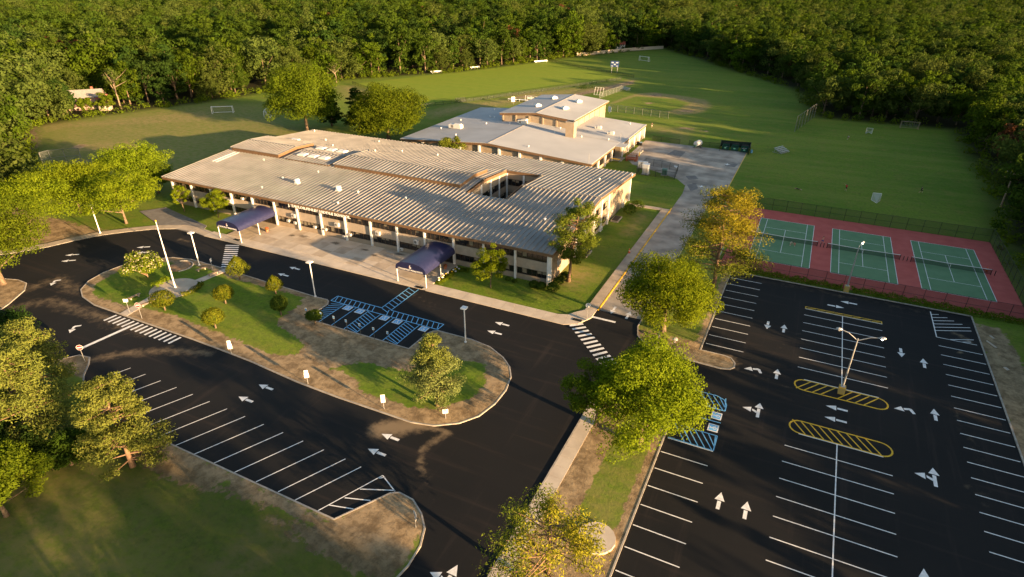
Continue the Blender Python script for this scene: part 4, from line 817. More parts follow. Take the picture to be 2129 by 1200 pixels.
for x in (-69.5, -62.5):
    for y in (140.2, 144.8, 149.6):
        e = MB(); e.bb(x - .12, x + .12, y - .12, y + .12, .15, 3.0); e.build('post', WHITE, lk)
e = MB(); e.bb(-69.9, -62.1, 149.0, 149.6, 2.2, 2.99); e.build('link_fascia', BROWN, lk)
# ================================================================ planting
LEAF = {
 'maple': leaf_mat('maple_leaf', (0.0464, 0.0902, 0.0060), (0.1520, 0.2024, 0.0140), .40),
 'locust': leaf_mat('locust_leaf', (0.0798, 0.1410, 0.0070), (0.2268, 0.2820, 0.0150), .44),
 'wood_a': leaf_mat('oak_leaf', (0.0198, 0.0488, 0.0048), (0.0682, 0.1073, 0.0144), .34),
 'wood_b': leaf_mat('ash_leaf', (0.0341, 0.0629, 0.0096), (0.1023, 0.1332, 0.0288), .34),
 'wood_c': leaf_mat('dark_leaf', (0.0126, 0.0352, 0.0072), (0.0420, 0.0760, 0.0135), .28),
 'wood_d': leaf_mat('beech_leaf', (0.0279, 0.0666, 0.0048), (0.0930, 0.1406, 0.0112), .36),
 'back': leaf_mat('shade_leaf', (0.040, 0.078, 0.005), (0.125, 0.165, 0.011), .36),
 'red': leaf_mat('copper_leaf', (0.07, 0.030, 0.014), (0.14, 0.065, 0.030), .2),
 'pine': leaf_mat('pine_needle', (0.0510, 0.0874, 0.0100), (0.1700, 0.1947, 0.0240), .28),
 'sunlit': leaf_mat('sunlit_needle', (0.1462, 0.1472, 0.0120), (0.3010, 0.2668, 0.0240), .3),  # pine needles with the low sunlight mixed into the colour
 'spruce': leaf_mat('spruce_needle', (0.0798, 0.1135, 0.0220), (0.2184, 0.2418, 0.0480), .25),
 'fir': leaf_mat('grey_green_needle', (0.100, 0.145, 0.042), (0.250, 0.285, 0.090), .3),
 'top': leaf_mat('yew_needle', (0.0450, 0.0776, 0.0060), (0.1665, 0.1697, 0.0140), .2),
 'box': leaf_mat('box_leaf', (0.030, 0.065, 0.008), (0.095, 0.135, 0.018), .25),
 'bloom': leaf_mat('cream_blossom', (0.42, 0.38, 0.22), (0.62, 0.56, 0.38), .3),
}
def leaf_mesh(name, P_, N_, size, tone, m, aspect=.62, mats=None, mi=None):
    n = len(P_); rs = np.random.RandomState(n % 9973)
    N_ = N_ / (np.linalg.norm(N_, axis=1, keepdims=True) + 1e-9); r = rs.normal(size=(n, 3)); a = np.cross(N_, r); a /= np.linalg.norm(a, axis=1, keepdims=True) + 1e-9; b = np.cross(N_, a)
    s = np.asarray(size).reshape(-1, 1) * np.ones((n, 1)); bend = N_ * s * rs.uniform(-.18, .18, (n, 1))
    V = np.stack([P_ - a * s * .5, P_ + b * s * .5 * aspect + bend, P_ + a * s * .5, P_ - b * s * .5 * aspect + bend], 1).reshape(-1, 3)
    me = bpy.data.meshes.new(name); me.vertices.add(4 * n); me.vertices.foreach_set('co', V.astype(np.float32).ravel())
    me.loops.add(4 * n); me.loops.foreach_set('vertex_index', np.arange(4 * n, dtype=np.int32)); me.polygons.add(n); me.polygons.foreach_set('loop_start', np.arange(0, 4 * n, 4, dtype=np.int32))
    for x in (mats or [m]): me.materials.append(x)
    if mi is not None: me.polygons.foreach_set('material_index', np.asarray(mi, np.int32))
    me.update(calc_edges=True); set_attr(me, 'tone', np.repeat(np.clip(tone, 0, 1), 4)); return me
def puff(rs, c, rad, per, jit=.75, shell=.62):
    """leaf positions and facings for clumps c with radii rad (k,3)"""
    k = len(c); d = rs.normal(size=(k, per, 3)); d /= np.linalg.norm(d, axis=2, keepdims=True)
    u = shell + (1.06 - shell) * rs.rand(k, per, 1) ** .7
    p = c[:, None] + d * u * rad[:, None]; nn = d + rs.normal(size=d.shape) * jit * .6 + np.array([0, 0, .25])
    tone = np.repeat(rs.rand(k, 1), per, 1) * .55 + rs.rand(k, per) * .45
    return p.reshape(-1, 3), nn.reshape(-1, 3), tone.ravel()
def lumps(rs, n, R_, hz, cz, lob=.22, low=-.75, inner=.25, rmin=.16, rmax=.30):
    d = rs.normal(size=(n * 3, 3)); d /= np.linalg.norm(d, axis=1, keepdims=True); d = d[d[:, 2] > low][:n]; n = len(d)
    ph = rs.uniform(0, 6.28, 6); az = np.arctan2(d[:, 1], d[:, 0])
    mod = 1 + lob * (np.sin(2 * az + ph[0]) * .5 + np.sin(3 * az + ph[1] + d[:, 2] * 2) * .5 + np.sin(5 * az + ph[2] - d[:, 2] * 3) * .4)
    u = np.where(rs.rand(n) < inner, rs.uniform(.25, .7, n), rs.uniform(.74, .98, n)) * mod
    r = R_ * rs.uniform(rmin, rmax, n)
    c = d * u[:, None] * np.array([R_, R_, hz]) * (1 - .5 * (r / R_))[:, None] + np.array([0, 0, cz])
    return c, np.stack([r * rs.uniform(.9, 1.25, n), r * rs.uniform(.9, 1.25, n), r * rs.uniform(.6, .85, n)], 1)
def trunk_mesh(rs, top, r0, targets, m, bend=.4, n=8, limb=.30, start=.3):
    e = MB(); k = 6; pts = []; off = np.zeros(2)
    for i in range(k + 1):
        t = i / k; pts.append((off[0] * t, off[1] * t, top * t - .15 * (i == 0))); off = off + rs.uniform(-bend, bend, 2) * .5
    rad = [r0 * (1.35 if i == 0 else 1 - .78 * i / k) for i in range(k + 1)]; e.tube(pts, rad, n)
    for t in targets:
        s = rs.uniform(start, .85); i = min(int(s * k), k - 1); f = s * k - i; p0 = Vector(pts[i]).lerp(Vector(pts[i + 1]), f); p2 = Vector(t); mid = p0.lerp(p2, .5) + Vector((0, 0, (p2 - p0).length * rs.uniform(-.06, .1)))
        rr = r0 * (1 - .75 * s) * limb / .3 * .55; e.tube([p0, mid, p2], [rr, rr * .65, rr * .2], 5, False)
    return e.mesh('trunk', m, True)
def broadleaf(seed, H, R_, clear, kind, nb=110, per=110, leaf=.42, r0=.35, lob=.2, squash=1.0, low=-.7, limbs=10, bark=None, rmin=.15, rmax=.27):
    rs = np.random.RandomState(seed); hz = (H - clear) / 2; cz = clear + hz
    if seed < 200: per, leaf = int(per * 1.6), leaf * .76
    c, rad = lumps(rs, nb, R_, hz, cz, lob, low, rmin=rmin, rmax=rmax); rad[:, 2] *= squash; p, nn, tone = puff(rs, c, rad, per)
    k = p[:, 2] > clear * .55; p, nn, tone = p[k], nn[k], tone[k]
    cm = leaf_mesh('crown', p, nn, leaf * rs.uniform(.7, 1.3, len(p)), tone, LEAF[kind])
    return cm, trunk_mesh(rs, clear + hz * 1.1, r0, [c[i] * np.array([.9, .9, 1]) for i in rs.permutation(len(c))[:limbs]], bark or BARK, .3)
def pine(seed, H, R_, clear, kind, prof, whorls=14, limbs=4, per=70, leaf=.5, r0=.28, flat=.45, blob=.22, droop=0, kind2=None, above=.6, side=None, lean=(0, 0)):
    rs = np.random.RandomState(seed); C_ = []; RD = []; e = MB()
    k = 7; tp = [(lean[0] * (i / k) ** 1.5 + rs.uniform(-.12, .12), lean[1] * (i / k) ** 1.5 + rs.uniform(-.12, .12), H * .97 * i / k - (.15 if i == 0 else 0)) for i in range(k + 1)]
    e.tube(tp, [r0 * (1.3 if i == 0 else 1 - .88 * i / k) for i in range(k + 1)], 9)
    for w_ in range(whorls):
        t = (w_ + rs.uniform(.2, .8)) / whorls; z = clear + (H - clear) * t; L = R_ * prof(t)
        f = z / (H * .97) * k; i = min(int(f), k - 1); p0 = Vector(tp[i]).lerp(Vector(tp[i + 1]), f - i)
        for q in range(limbs):
            az = rs.uniform(0, 6.28); l = L * rs.uniform(.6, 1.12); dz = l * (.18 - droop) + rs.uniform(-.2, .2)
            p2 = p0 + Vector((math.cos(az) * l, math.sin(az) * l, dz)); e.tube([p0, p0.lerp(p2, .55) + Vector((0, 0, -.05 * l)), p2], [.055 + r0 * .16 * (1 - t), .05, .02], 5, False)
            for fr in ((.98, .68) if l > 1.2 else (.9,)):
                c = p0.lerp(p2, fr); r = max(.35, R_ * blob * rs.uniform(.7, 1.2) * (.55 + .45 * prof(t))); C_.append(c); RD.append((r, r, r * flat))
    if seed < 200: per, leaf = int(per * 1.35), leaf * .82
    C_.append(Vector(tp[-1])); RD.append((R_ * .13, R_ * .13, R_ * .25))
    p, nn, tone = puff(rs, np.array([tuple(c) for c in C_]), np.array(RD), per, 1.1, .35)
    mi = None; mats = None
    if kind2: mats = [LEAF[kind], LEAF[kind2]]; mi = ((p[:, 2] > H * above + rs.normal(size=len(p)) * H * .07) & ((side is None) or (p[:, 0] * side[0] + p[:, 1] * side[1] > -R_ * .3 + rs.normal(size=len(p)) * .8))).astype(int)  # second needle colour paints low sun on the upper tufts facing it
    cm = leaf_mesh('crown', p, nn, leaf * rs.uniform(.7, 1.3, len(p)), tone, LEAF[kind], .34, mats, mi)
    return cm, e.mesh('trunk', PBARK, True)
def plant(name, xy, meshes, label, cat='tree', group=None, rz=0, s=1.0, z=0):
    t = thing(name, (xy[0], xy[1], z), label, cat, group, rz); t.scale = (s, s, s)
    link('trunk', meshes[1], t); link('crown', meshes[0], t); return t
# ---- single trees
plant('shade_tree', (-153.49,155.62), broadleaf(11, 23, 11.5, 2.0, 'back', 210, 110, .62, .6, .2, .9, -.85), 'tallest rounded shade tree on the lawn behind the school, left of the two')
plant('shade_tree', (-122.85,159.75), broadleaf(12, 18, 12.3, 1.2, 'back', 210, 110, .60, .6, .18, .95, -.8), 'broad bright green shade tree between the school and the gymnasium')
plant('conifer', (-153.26,167.53), pine(13, 16, 4.2, 1.2, 'wood_c', lambda t: 1 - .85 * t, 18, 6, 60, .7, .3, .5, .28), 'dark conifer tucked behind the tallest shade tree')
plant('conifer', (-140.63,167.27), pine(14, 13.5, 6, 1, 'wood_c', lambda t: 1 - .8 * t, 12, 6, 60, .7, .3, .3, .26), 'dark layered cedar on the left side of the broad shade tree')
LOC = dict(nb=150, per=95, leaf=.40, r0=.28, squash=.62, low=-.35, limbs=14)
plant('locust_tree', (-131.39,74.79), broadleaf(21, 11.2, 9.0, 2.2, 'locust', **LOC), 'spreading yellow green tree on the lawn by the lamp and curved walk')
plant('locust_tree', (-147.33,74.60), broadleaf(22, 12.2, 8.6, 2.2, 'locust', **LOC), 'spreading tree behind the lamp, with a pale trunk over bare soil')
plant('locust_tree', (-150.95,91.95), broadleaf(23, 11.4, 8.7, 2.0, 'locust', **LOC), 'flat-topped tree nearest the left corner of the school roof')
plant('locust_tree', (-139.91,60.26), broadleaf(24, 13.2, 10.5, 2.2, 'locust', **LOC), 'wide pale green tree filling the left edge above the curved walk')
plant('shade_tree', (-143.27,91.55), broadleaf(25, 7.5, 4.8, 1.4, 'maple', 70, 80, .4, .2), 'low bushy tree wedged between the locusts and the school corner')
plant('maple_tree', (-123.60,46.19), broadleaf(26, 15.5, 9.6, 2.0, 'maple', 150, 110, .42, .45, .2, .8, -.5), 'dense green tree overhanging the drive from the left soil nub')
plant('maple_tree', (-13.92,82.10), broadleaf(31, 12.4, 7.6, 1.9, 'locust', 190, 120, .36, .42, .2, .8, -.75, 14), 'rounded yellow green tree on the strip between drive and car park')
plant('maple_tree', (-10.43,55.76), broadleaf(32, 13.2, 7.0, 1.8, 'locust', 230, 125, .34, .45, .24, .8, -.75, 14), 'large rounded tree hiding the accessible bays and the strip walk')
plant('maple_tree', (-16.07,56.81), broadleaf(33, 9.2, 4.6, 1.6, 'maple', 90, 100, .32, .28, .2, .8, -.75, 10), 'smaller grey green tree leaning over the strip walk')
plant('pine_tree', (-33.27,91.71), pine(41, 14.3, 3.7, 4.2, 'pine', lambda t: .55 + .6 * math.sin(min(t * 1.15, 1) * 2.9), 15, 5, 85, .42, .30, .55, .30, 0, None, .6, None, (1.2, .6)), 'tall bare-trunked pine at the right front corner of the school')
plant('pine_tree', (-9.26,98.74), pine(42, 17.8, 7.0, 4.0, 'pine', lambda t: 1.0 - .55 * t ** 1.6, 17, 6, 85, .42, .38, .5, .26, .02, 'sunlit', .6, (1, -.4)), 'tall orange-lit pine beside the tennis courts')
plant('pine_tree', (-12.6, 33.2), pine(43, 9.6, 5.9, 2.3, 'pine', lambda t: .95 - .35 * t, 9, 5, 80, .36, .30, .5, .24, .02, 'sunlit', .6, (1, -.2)), 'open-branched pine at the bottom edge beside the round concrete slab')
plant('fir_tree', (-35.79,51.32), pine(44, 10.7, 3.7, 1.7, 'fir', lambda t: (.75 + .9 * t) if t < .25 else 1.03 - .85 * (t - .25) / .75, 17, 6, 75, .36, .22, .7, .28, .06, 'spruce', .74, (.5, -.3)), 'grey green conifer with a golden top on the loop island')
plant('pine_tree', (-74.36,24.58), pine(45, 13.2, 5.5, 1.8, 'spruce', lambda t: 1.0 - .55 * t, 15, 6, 85, .40, .30, .55, .27, 0, None), 'large ragged pine at the left edge above the slanted bays')
plant('pine_tree', (-61.06,26.98), pine(46, 10.8, 4.2, 1.0, 'spruce', lambda t: 1.0 - .6 * t ** 1.3, 15, 7, 90, .38, .30, .5, .27, 0, None, .6, None, (-1.8, .9)), 'dense feathery pine leaning over the corner of the front lawn')
plant('pine_tree', (-83, 30.5), pine(47, 10.5, 4.2, 2.0, 'spruce', lambda t: 1.0 - .6 * t, 13, 6, 85, .40, .28, .55, .27, 0, None), 'middle pine of the left clump, behind the red stop sign')
plant('maple_tree', (-66.16,16.71), broadleaf(48, 9.0, 4.6, 1.0, 'maple', 110, 100, .30, .25, .2, .85, -.9), 'leafy green tree in the bottom left corner of the lawn')
plant('maple_tree', (-96.05,32.03), broadleaf(49, 9.5, 5.0, 1.0, 'wood_c', 100, 100, .36, .25, .2, .85, -.9), 'dark leafy tree at the left edge below the soil nub')
plant('young_tree', (-126.28,85.56), broadleaf(51, 6.6, 2.2, 1.3, 'locust', 40, 85, .30, .09, .25), 'young tree on the lawn nearest the far left end of the front')
plant('young_tree', (-116.14,86.43), broadleaf(52, 6.6, 3.0, 1.2, 'locust', 55, 85, .30, .09, .25), 'young tree on the lawn just left of the far canopy')
plant('young_tree', (-44.88,83.36), broadleaf(53, 7.6, 3.2, 1.2, 'locust', 65, 90, .30, .11, .25), 'young golden tree on the front lawn near the corner shrubs')
plant('young_tree', (-89.5, 144.2), broadleaf(54, 8.4, 4.0, 1.4, 'pine', 60, 70, .5, .16, .2), 'reddish tree rising between the school and gymnasium roofs')
for k, (x, y) in enumerate(((-12.6, 20), (-12.9, 6), (-12.4, -9))):
    plant('pine_tree', (x, y), pine(55 + k, 11.5, 6.0, 1.2, 'pine', lambda t: .95 - .4 * t, 9, 5, 60, .42, .30, .5, .24), 'pine of the row along the strip walk, %s beyond the lower edge of the view' % ('first', 'second', 'third')[k], 'tree', 'pines continuing the strip row')
for k, (xy, H_, R_, lb) in enumerate((((-69.71,20.50), 6.5, 3.6, 'dark bush filling the gap under the large left pine'), ((-67.54,24.15), 4.2, 2.6, 'low dark bush between the two left pines'), ((-79.49,23.94), 8, 4.2, 'dark leafy tree at the left edge behind the ragged pine'), ((-71.32,18.93), 7.5, 3.8, 'leafy dark tree half cut by the left edge'))):
    plant('bushy_tree', xy, broadleaf(100 + k, H_, R_, .5, 'wood_c' if k != 1 else 'wood_a', 70, 70, .36, .16, .25, .9, -.95), lb, z=.1)
for k, xy in enumerate(((-252.5, 142.5), (-258.5, 138.5), (-247.5, 147.5))):
    plant('screen_tree', xy, broadleaf(110 + k, 6.5 + k * .6, 3.4, .8, 'maple', 50, 50, .5, .14, .3), 'small tree screening the pinkish house, %s of three' % ('middle', 'left', 'right')[k])
# crape myrtle in bloom
rs = np.random.RandomState(61); c, rad = lumps(rs, 60, 3.5, 1.9, 3.0, .2, -.6); p, nn, tone = puff(rs, c, rad, 80); mi = ((rs.rand(len(p)) < .22) & (p[:, 2] > 2.4)).astype(int)
plant('flowering_tree', (-102.84,59.26), (leaf_mesh('crown', p, nn, .3 * rs.uniform(.7, 1.3, len(p)), tone, None, .62, [LEAF['locust'], LEAF['bloom']], mi), trunk_mesh(rs, 2.6, .12, c[:8], PBARK, .3, 6, .6, .1)), 'small cream-blossomed tree on the island left of the flagpole')
# clipped trees of the island
def clipped(seed, H, R_, shape, kind='top'):
    rs = np.random.RandomState(seed); n = 2600; d = rs.normal(size=(n, 3)); d /= np.linalg.norm(d, axis=1, keepdims=True); cz = 1.0 + (H - 1.0) / 2; hz = (H - 1.0) / 2
    t = (d[:, 2] + 1) / 2; k = {'cone': 1.38 - 1.12 * t, 'ball': np.ones(n), 'egg': 1.12 - .3 * t}[shape]
    u = rs.uniform(.8, 1.03, n) * (1 + .07 * np.sin(d[:, 0] * 7 + d[:, 2] * 9) + .05 * np.sin(d[:, 1] * 11)); p = np.stack([d[:, 0] * R_ * k * u, d[:, 1] * R_ * k * u, cz + d[:, 2] * hz * u], 1)
    nn = d + rs.normal(size=d.shape) * .45; tone = rs.rand(n) * .7 + .3 * (np.sin(d[:, 0] * 6 + 2) * np.cos(d[:, 1] * 7) > 0)
    inn = MB(); inn.lathe([(R_ * .15, 1.05), (R_ * .75, cz - hz * .5), (R_ * .78, cz), (R_ * .5, cz + hz * .6), (.05, cz + hz * .85)], 9)
    e = MB(); e.tube([(0, 0, -.1), (.05, 0, .6), (0, .03, 1.4)], [.17, .12, .09], 7)
    return leaf_mesh('crown', p, nn, .24 * rs.uniform(.7, 1.3, n), tone, LEAF[kind], .5), e.mesh('trunk', BARK, True)
for xy, H, R_, sh, lb in (((-87.15,66.06), 4.6, 2.1, 'cone', 'largest clipped cone tree, by the near end of the crosswalk'), ((-77.04,64.71), 3.6, 1.5, 'cone', 'clipped tree nearest the kerb lamp on the island'), ((-82.08,58.49), 3.4, 1.7, 'egg', 'round clipped tree in the middle of the island lawn'), ((-89.23,52.49), 3.6, 1.95, 'egg', 'clipped tree beside the path bench and flagpole circle'), ((-70.89,59.71), 3.5, 1.35, 'ball', 'darker round clipped tree left of the accessible bays'), ((-77.15,52.21), 3.5, 1.7, 'egg', 'clipped tree closest to the lower kerb of the island'), ((-63.91,59.95), 2.4, 1.3, 'ball', 'low dark round bush at the corner of the accessible bays')):
    plant('clipped_tree', xy, clipped(int(H * 100 + R_ * 37), H, R_, sh, 'box' if 'dark' in lb else 'top'), lb, 'tree', 'clipped trees on the loop island', z=.12)
# shrubs
def shrub(xy, r, h, label, kind='box', seed=1, z=0, leaf=.2, name='round_shrub', n=1500, group='clipped shrubs along the school wall'):
    rs = np.random.RandomState(seed); d = rs.normal(size=(n, 3)); d /= np.linalg.norm(d, axis=1, keepdims=True); d[:, 2] = np.where(d[:, 2] < -.5, -d[:, 2], d[:, 2]); u = rs.uniform(.75, 1.04, n) * (1 + .06 * np.sin(d[:, 0] * 8 + d[:, 2] * 6))
    p = np.stack([d[:, 0] * r * u, d[:, 1] * r * u, h * .5 + d[:, 2] * h * .5 * u], 1); t = thing(name, (xy[0], xy[1], z), label, 'shrub', group)
    link('foliage', leaf_mesh('foliage', p, d + rs.normal(size=d.shape) * .4, leaf * rs.uniform(.7, 1.3, n), rs.rand(n), LEAF[kind], .6), t)
    e = MB(); e.tube([(0, 0, -.05), (0, 0, h * .5)], [.07, .03], 6); e.build('stem', BARK, t); return t
for i, (x, y, r, h, lb) in enumerate((( *(-37.99,86.73), .9, 1.3, 'first round shrub left of the white corner column'), (*(-36.55,86.62), .9, 1.4, 'second round shrub, touching the corner column base'), (*(-34.37,86.89), 1.2, 1.7, 'biggest round shrub at the school corner'), (*(-34.49,89.65), 1.0, 1.5, 'round shrub tucked behind the biggest corner shrub'), (*(-34.17,92.33), 1.1, 1.3, 'dark shrub at the foot of the tall corner pine'), (*(-43.36,87.21), .5, .7, 'small shrub left of the second column from the corner'), (*(-41.93,87.06), .45, .6, 'tiny shrub at the second column from the corner'), (*(-33.01,128.99), 1.6, 2.4, 'tall rounded shrub against the end wall, nearer one'), (*(-32.19,132.50), 1.7, 2.3, 'tall rounded shrub against the end wall, farther one'))):
    shrub((x, y), r, h, lb, 'box', 70 + i)
for i, (x, y) in enumerate(((-60.5, 114), (-60, 118.5), (-58.3, 121.5), (-59.4, 110))): shrub((x, y), 1.5, 2.6 + .3 * (i % 2), ('shrub in the courtyard at the column foot', 'shrub in the courtyard under the air conditioner', 'shrub in the far corner of the courtyard', 'shrub nearest the front edge of the courtyard')[i], 'maple', 90 + i, 0, .34, 'courtyard_shrub', 700, 'shrubs in the roof courtyard')
def hedge(pts, w_, h, label, kind, per_m=160, leaf=.2, name='hedge', seed=5, z=0):
    rs = np.random.RandomState(seed); pts = [Vector(p) for p in pts]; P_ = []; N_ = []
    for a, b in zip(pts[:-1], pts[1:]):
        n = max(10, int((b - a).length * per_m)); t = rs.rand(n); d = (b - a).normalized(); nx = np.array([-d.y, d.x]); ang = rs.uniform(-.2, math.pi + .2, n); q = np.array(a)[None] + t[:, None] * np.array(b - a)[None]
        wob = 1 + .16 * np.sin(q[:, 0] * 1.7 + q[:, 1] * 2.3) + .1 * np.sin(q[:, 0] * 4.1)
        cx = np.cos(ang); cz = np.sin(ang); u = rs.uniform(.7, 1.05, n)
        P_.append(np.column_stack([q + nx[None] * (np.sign(cx) * np.abs(cx) ** .5 * w_ / 2 * u * wob)[:, None], np.clip(np.sign(cz) * np.abs(cz) ** .5, 0, 2) * h * u * wob])); N_.append(np.column_stack([nx[None] * cx[:, None], cz]) + rs.normal(size=(n, 3)) * .4)
    P_ = np.concatenate(P_); N_ = np.concatenate(N_); o = np.array([pts[0].x, pts[0].y, 0]); t = thing(name, (pts[0].x, pts[0].y, z), label, 'hedge')
    link('foliage', leaf_mesh('foliage', P_ - o, N_, leaf * rs.uniform(.7, 1.4, len(P_)), rs.rand(len(P_)), LEAF[kind], .6), t)
    e = MB()
    for a, b in zip(pts[:-1], pts[1:]):
        for k in range(max(1, int((b - a).length / 1.5))): c = a.lerp(b, (k + .5) / max(1, int((b - a).length / 1.5))); e.tube([(c.x - o[0], c.y - o[1], 0), (c.x - o[0], c.y - o[1], h * .6)], .03, 4)
    s = e.build('stems', BARK, t); s['kind'] = 'stuff'; return t
hedge([(-9.0, 109.55), (5, 109.6), (11, 109.6)], 1.2, .95, 'long low hedge between car park and courts, left of the lamp', 'maple', 150, .24, seed=3)
hedge([(12.4, 109.6), (24, 109.6), (37, 109.5)], 1.25, 1.0, 'long low hedge between car park and courts, right of the lamp', 'maple', 150, .24, seed=4)
hedge([(-97.7,56.8),(-98.3,58.5),(-98.0,59.9)], 1.1, 1.0, 'curved clipped hedge on the far side of the flagpole circle', 'locust', 260, .18, seed=6, z=.12)
hedge([(-91.0,57.0),(-90.4,58.2),(-90.7,60.0),(-91.6,61.6)], 1.0, .8, 'curved clipped hedge on the near side of the flagpole circle', 'top', 260, .18, seed=7, z=.12)
hedge([(-54.2, 80.4), (-53.7, 83), (-54.1, 86.5), (-51.5, 87.3)], 1.3, .5, 'flower bed with pale blooms beside the near canopy', 'maple', 220, .2, 'flower_bed', 8)
rs = np.random.RandomState(9)
for i in range(16):
    x, y = (-54 + rs.normal() * .5, 80.8 + i * .4); e = MB(); e.lathe([(.05, .0), (.2, .12), (.16, .22), (.04, .26)], 7); o = e.build('flower', (WHITE, YELP, PLASTIC)[i % 3], None, (0, 0, 0))
    par = [q for q in C.objects if q.name.startswith('flower_bed')][0]; o.parent = par; o.location = (x - par.location.x, y - par.location.y, .48)
# ================================================================ the woods
VAR = []
for i, (H, R_, kind, nb) in enumerate(((19, 7.4, 'wood_a', 62), (17, 8.4, 'wood_b', 66), (22, 6.6, 'wood_a', 62), (15, 7.4, 'wood_d', 60), (19, 6.4, 'wood_c', 56), (20, 9.2, 'wood_b', 74), (13, 6.0, 'wood_c', 50), (18, 7.8, 'wood_d', 62))):
    VAR.append(broadleaf(200 + i, H, R_, .6, kind, nb, 62, .78, .34, .42, .95, -.97, 5, None, .16, .30))
VAR.append(pine(220, 19, 4.6, 2, 'wood_c', lambda t: 1 - .8 * t, 13, 5, 40, 1.0, .3, .55, .3))
VAR.append(broadleaf(230, 17, 5.4, 1.6, 'red', 46, 52, .80, .34, .25, .95, -.9, 5, None, .2, .34))
SNAG = (lambda rs: (leaf_mesh('crown', *(lambda q: (q[0], q[1], .6, q[2]))(puff(rs, *lumps(rs, 26, 4.5, 4, 13, .3), 34)), LEAF['wood_b']), trunk_mesh(rs, 15, .36, [(rs.normal() * 3.2, rs.normal() * 3.2, rs.uniform(11, 16)) for _ in range(12)], mat('pale_bark', (.17, .13, .09), (.24, .185, .13), 3, .9), 1.2, 7, .5, .4)))(np.random.RandomState(240))
NAMES = ('oak', 'spreading ash', 'tall narrow', 'bright green', 'dark green', 'pale wide', 'short dark', 'yellow green', 'dark pointed', 'copper red')
rs = np.random.RandomState(77)
CAMD = (-math.sin(R(26)), math.cos(R(26)))
def view_x(a, b):
    z = (a * CAMD[0] + b * CAMD[1]); x = a * CAMD[1] - b * CAMD[0]; return z, x
gx, gy = np.meshgrid(np.arange(-1500, 1300, 9.6), np.arange(-130, 1900, 9.6)); gx = (gx + rs.uniform(-4.3, 4.3, gx.shape)).ravel(); gy = (gy + rs.uniform(-4.3, 4.3, gy.shape)).ravel()
zz, xx = view_x(gx, gy); inf = inside(gx, gy, FIELD); df = dist_line(gx, gy, FIELD, True)
seen = (zz > 60) & (np.abs(xx) < zz * .93 + 25) & (zz < 1750)
belt = (gx > 44) & (gx < 150) & (gy > -130) & (gy < 330)
far_thin = rs.rand(len(gx)) < np.clip(1.35 - zz / 1100, .35, 1)
house = (np.hypot(gx + 262, gy - 150) < 9) | (np.hypot(gx + 277, gy - 249) < 9) | (np.hypot(gx + 250, gy - 145) < 7) | (np.hypot(gx + 262, gy - 240) < 10) | ((gx < -160) & (gx > -250) & (gy < 30))
ok = ~inf & (df > 3.2) & ((seen & far_thin) | belt) & ~house & ~((gx > 20) & (gx < 44) & (gy < 108))
ok &= ~((gx > -150) & (gx < -85) & (gy < 45)) & ~((gx < -100) & (gy < 18) & (gx > -240))
gx, gy, df, zz, xx = gx[ok], gy[ok], df[ok], zz[ok], xx[ok]
vis = (zz > 60) & (np.abs(xx) < zz * .86)
order = np.argsort(np.where(vis, df + (zz > 520) * 200 + zz * .02, 1e6)); near = set(order[:235].tolist()); FT = {}
def zone(a, b):
    if a > -5 and b < 262: return 'in the dark wood beyond the courts' if b < 190 else 'in the dark wood behind the playing field'
    if a > -104 and b > 262: return 'in the wood right of the far field'
    if b > 290: return 'in the wood behind the bright green pitch'
    if b > 175: return 'in the wood edge behind the goals'
    return 'in the wood edge left of the lawn'
pts = []; 
for i in range(len(gx)):
    pn = math.sin(gx[i] * .021 + 1.3) + math.sin(gy[i] * .017 - gx[i] * .009) + math.sin(gx[i] * .05 + gy[i] * .043)
    v = int(rs.choice(10, p=([.20, .07, .17, .07, .22, .06, .12, .05, .035, .005] if pn > .35 else [.12, .23, .10, .11, .07, .20, .05, .09, .02, .01]))); s = rs.choice([rs.uniform(.5, .85), rs.uniform(.85, 1.15), rs.uniform(1.1, 1.42)], p=[.25, .5, .25])
    a, b = gx[i], gy[i]
    if a > 44 and b < 105: s = min(s, 1) * (.95 if b > 74 else (.5 if a < 64 else .68 if a < 110 else .85) if b > 34 else (.6 if b > 8 else 1.0))
    if -10 < a < 200 and b >= 105: s = min(s, 1.0) * (.97 if b < 170 else .92)
    if -110 < a <= -10: s = min(s, 1.05)
    if i in near: 
        q = plant('forest_tree', (a, b), VAR[v], '%s tree %s' % (NAMES[v], zone(a, b)), 'tree', '%s trees %s' % (NAMES[v], zone(a, b)), rs.uniform(0, 6.28), s)
        FT.setdefault(q['label'], []).append((xx[i] / zz[i], q)); q.scale = (s * rs.uniform(.85, 1.15), s * rs.uniform(.85, 1.15), s)
    else: pts.append((a, b, v, s, rs.uniform(0, 6.28)))
ORD = ('first', 'second', 'third', 'fourth', 'fifth', 'sixth', 'seventh', 'eighth', 'ninth', 'tenth', 'eleventh', 'twelfth', 'thirteenth', 'fourteenth', 'fifteenth', 'sixteenth', 'seventeenth', 'eighteenth', 'nineteenth', 'twentieth', 'twenty-first', 'twenty-second', 'twenty-third', 'twenty-fourth', 'twenty-fifth')
for lb, lst in FT.items():
    if len(lst) > 1:
        for n, (_, q) in enumerate(sorted(lst, key=lambda v: v[0])): q['label'] = '%s %s' % (ORD[min(n, 24)], lb.replace(' tree ', ' tree from the left '))
for k, xy in enumerate(((-249.25,153.91), (-241.56,197.43), (-340.53,235.01), (-411.45,258.97), (-212.76,240.11))):
    plant('bare_limbed_tree', xy, SNAG, ('pale many-limbed tree at the wood edge over the far lawn', 'pale bare-trunked tree in the wood edge near the goal', 'pale dead tree among the crowns behind the left wood edge', 'grey bare crown deep in the left wood', 'pale leaning trunk right of the tallest shade tree')[k], 'tree', 'bare-limbed trees in the wood edge', k * 1.3, (.95, 1.0, 1.15, 1.2, .6)[k])
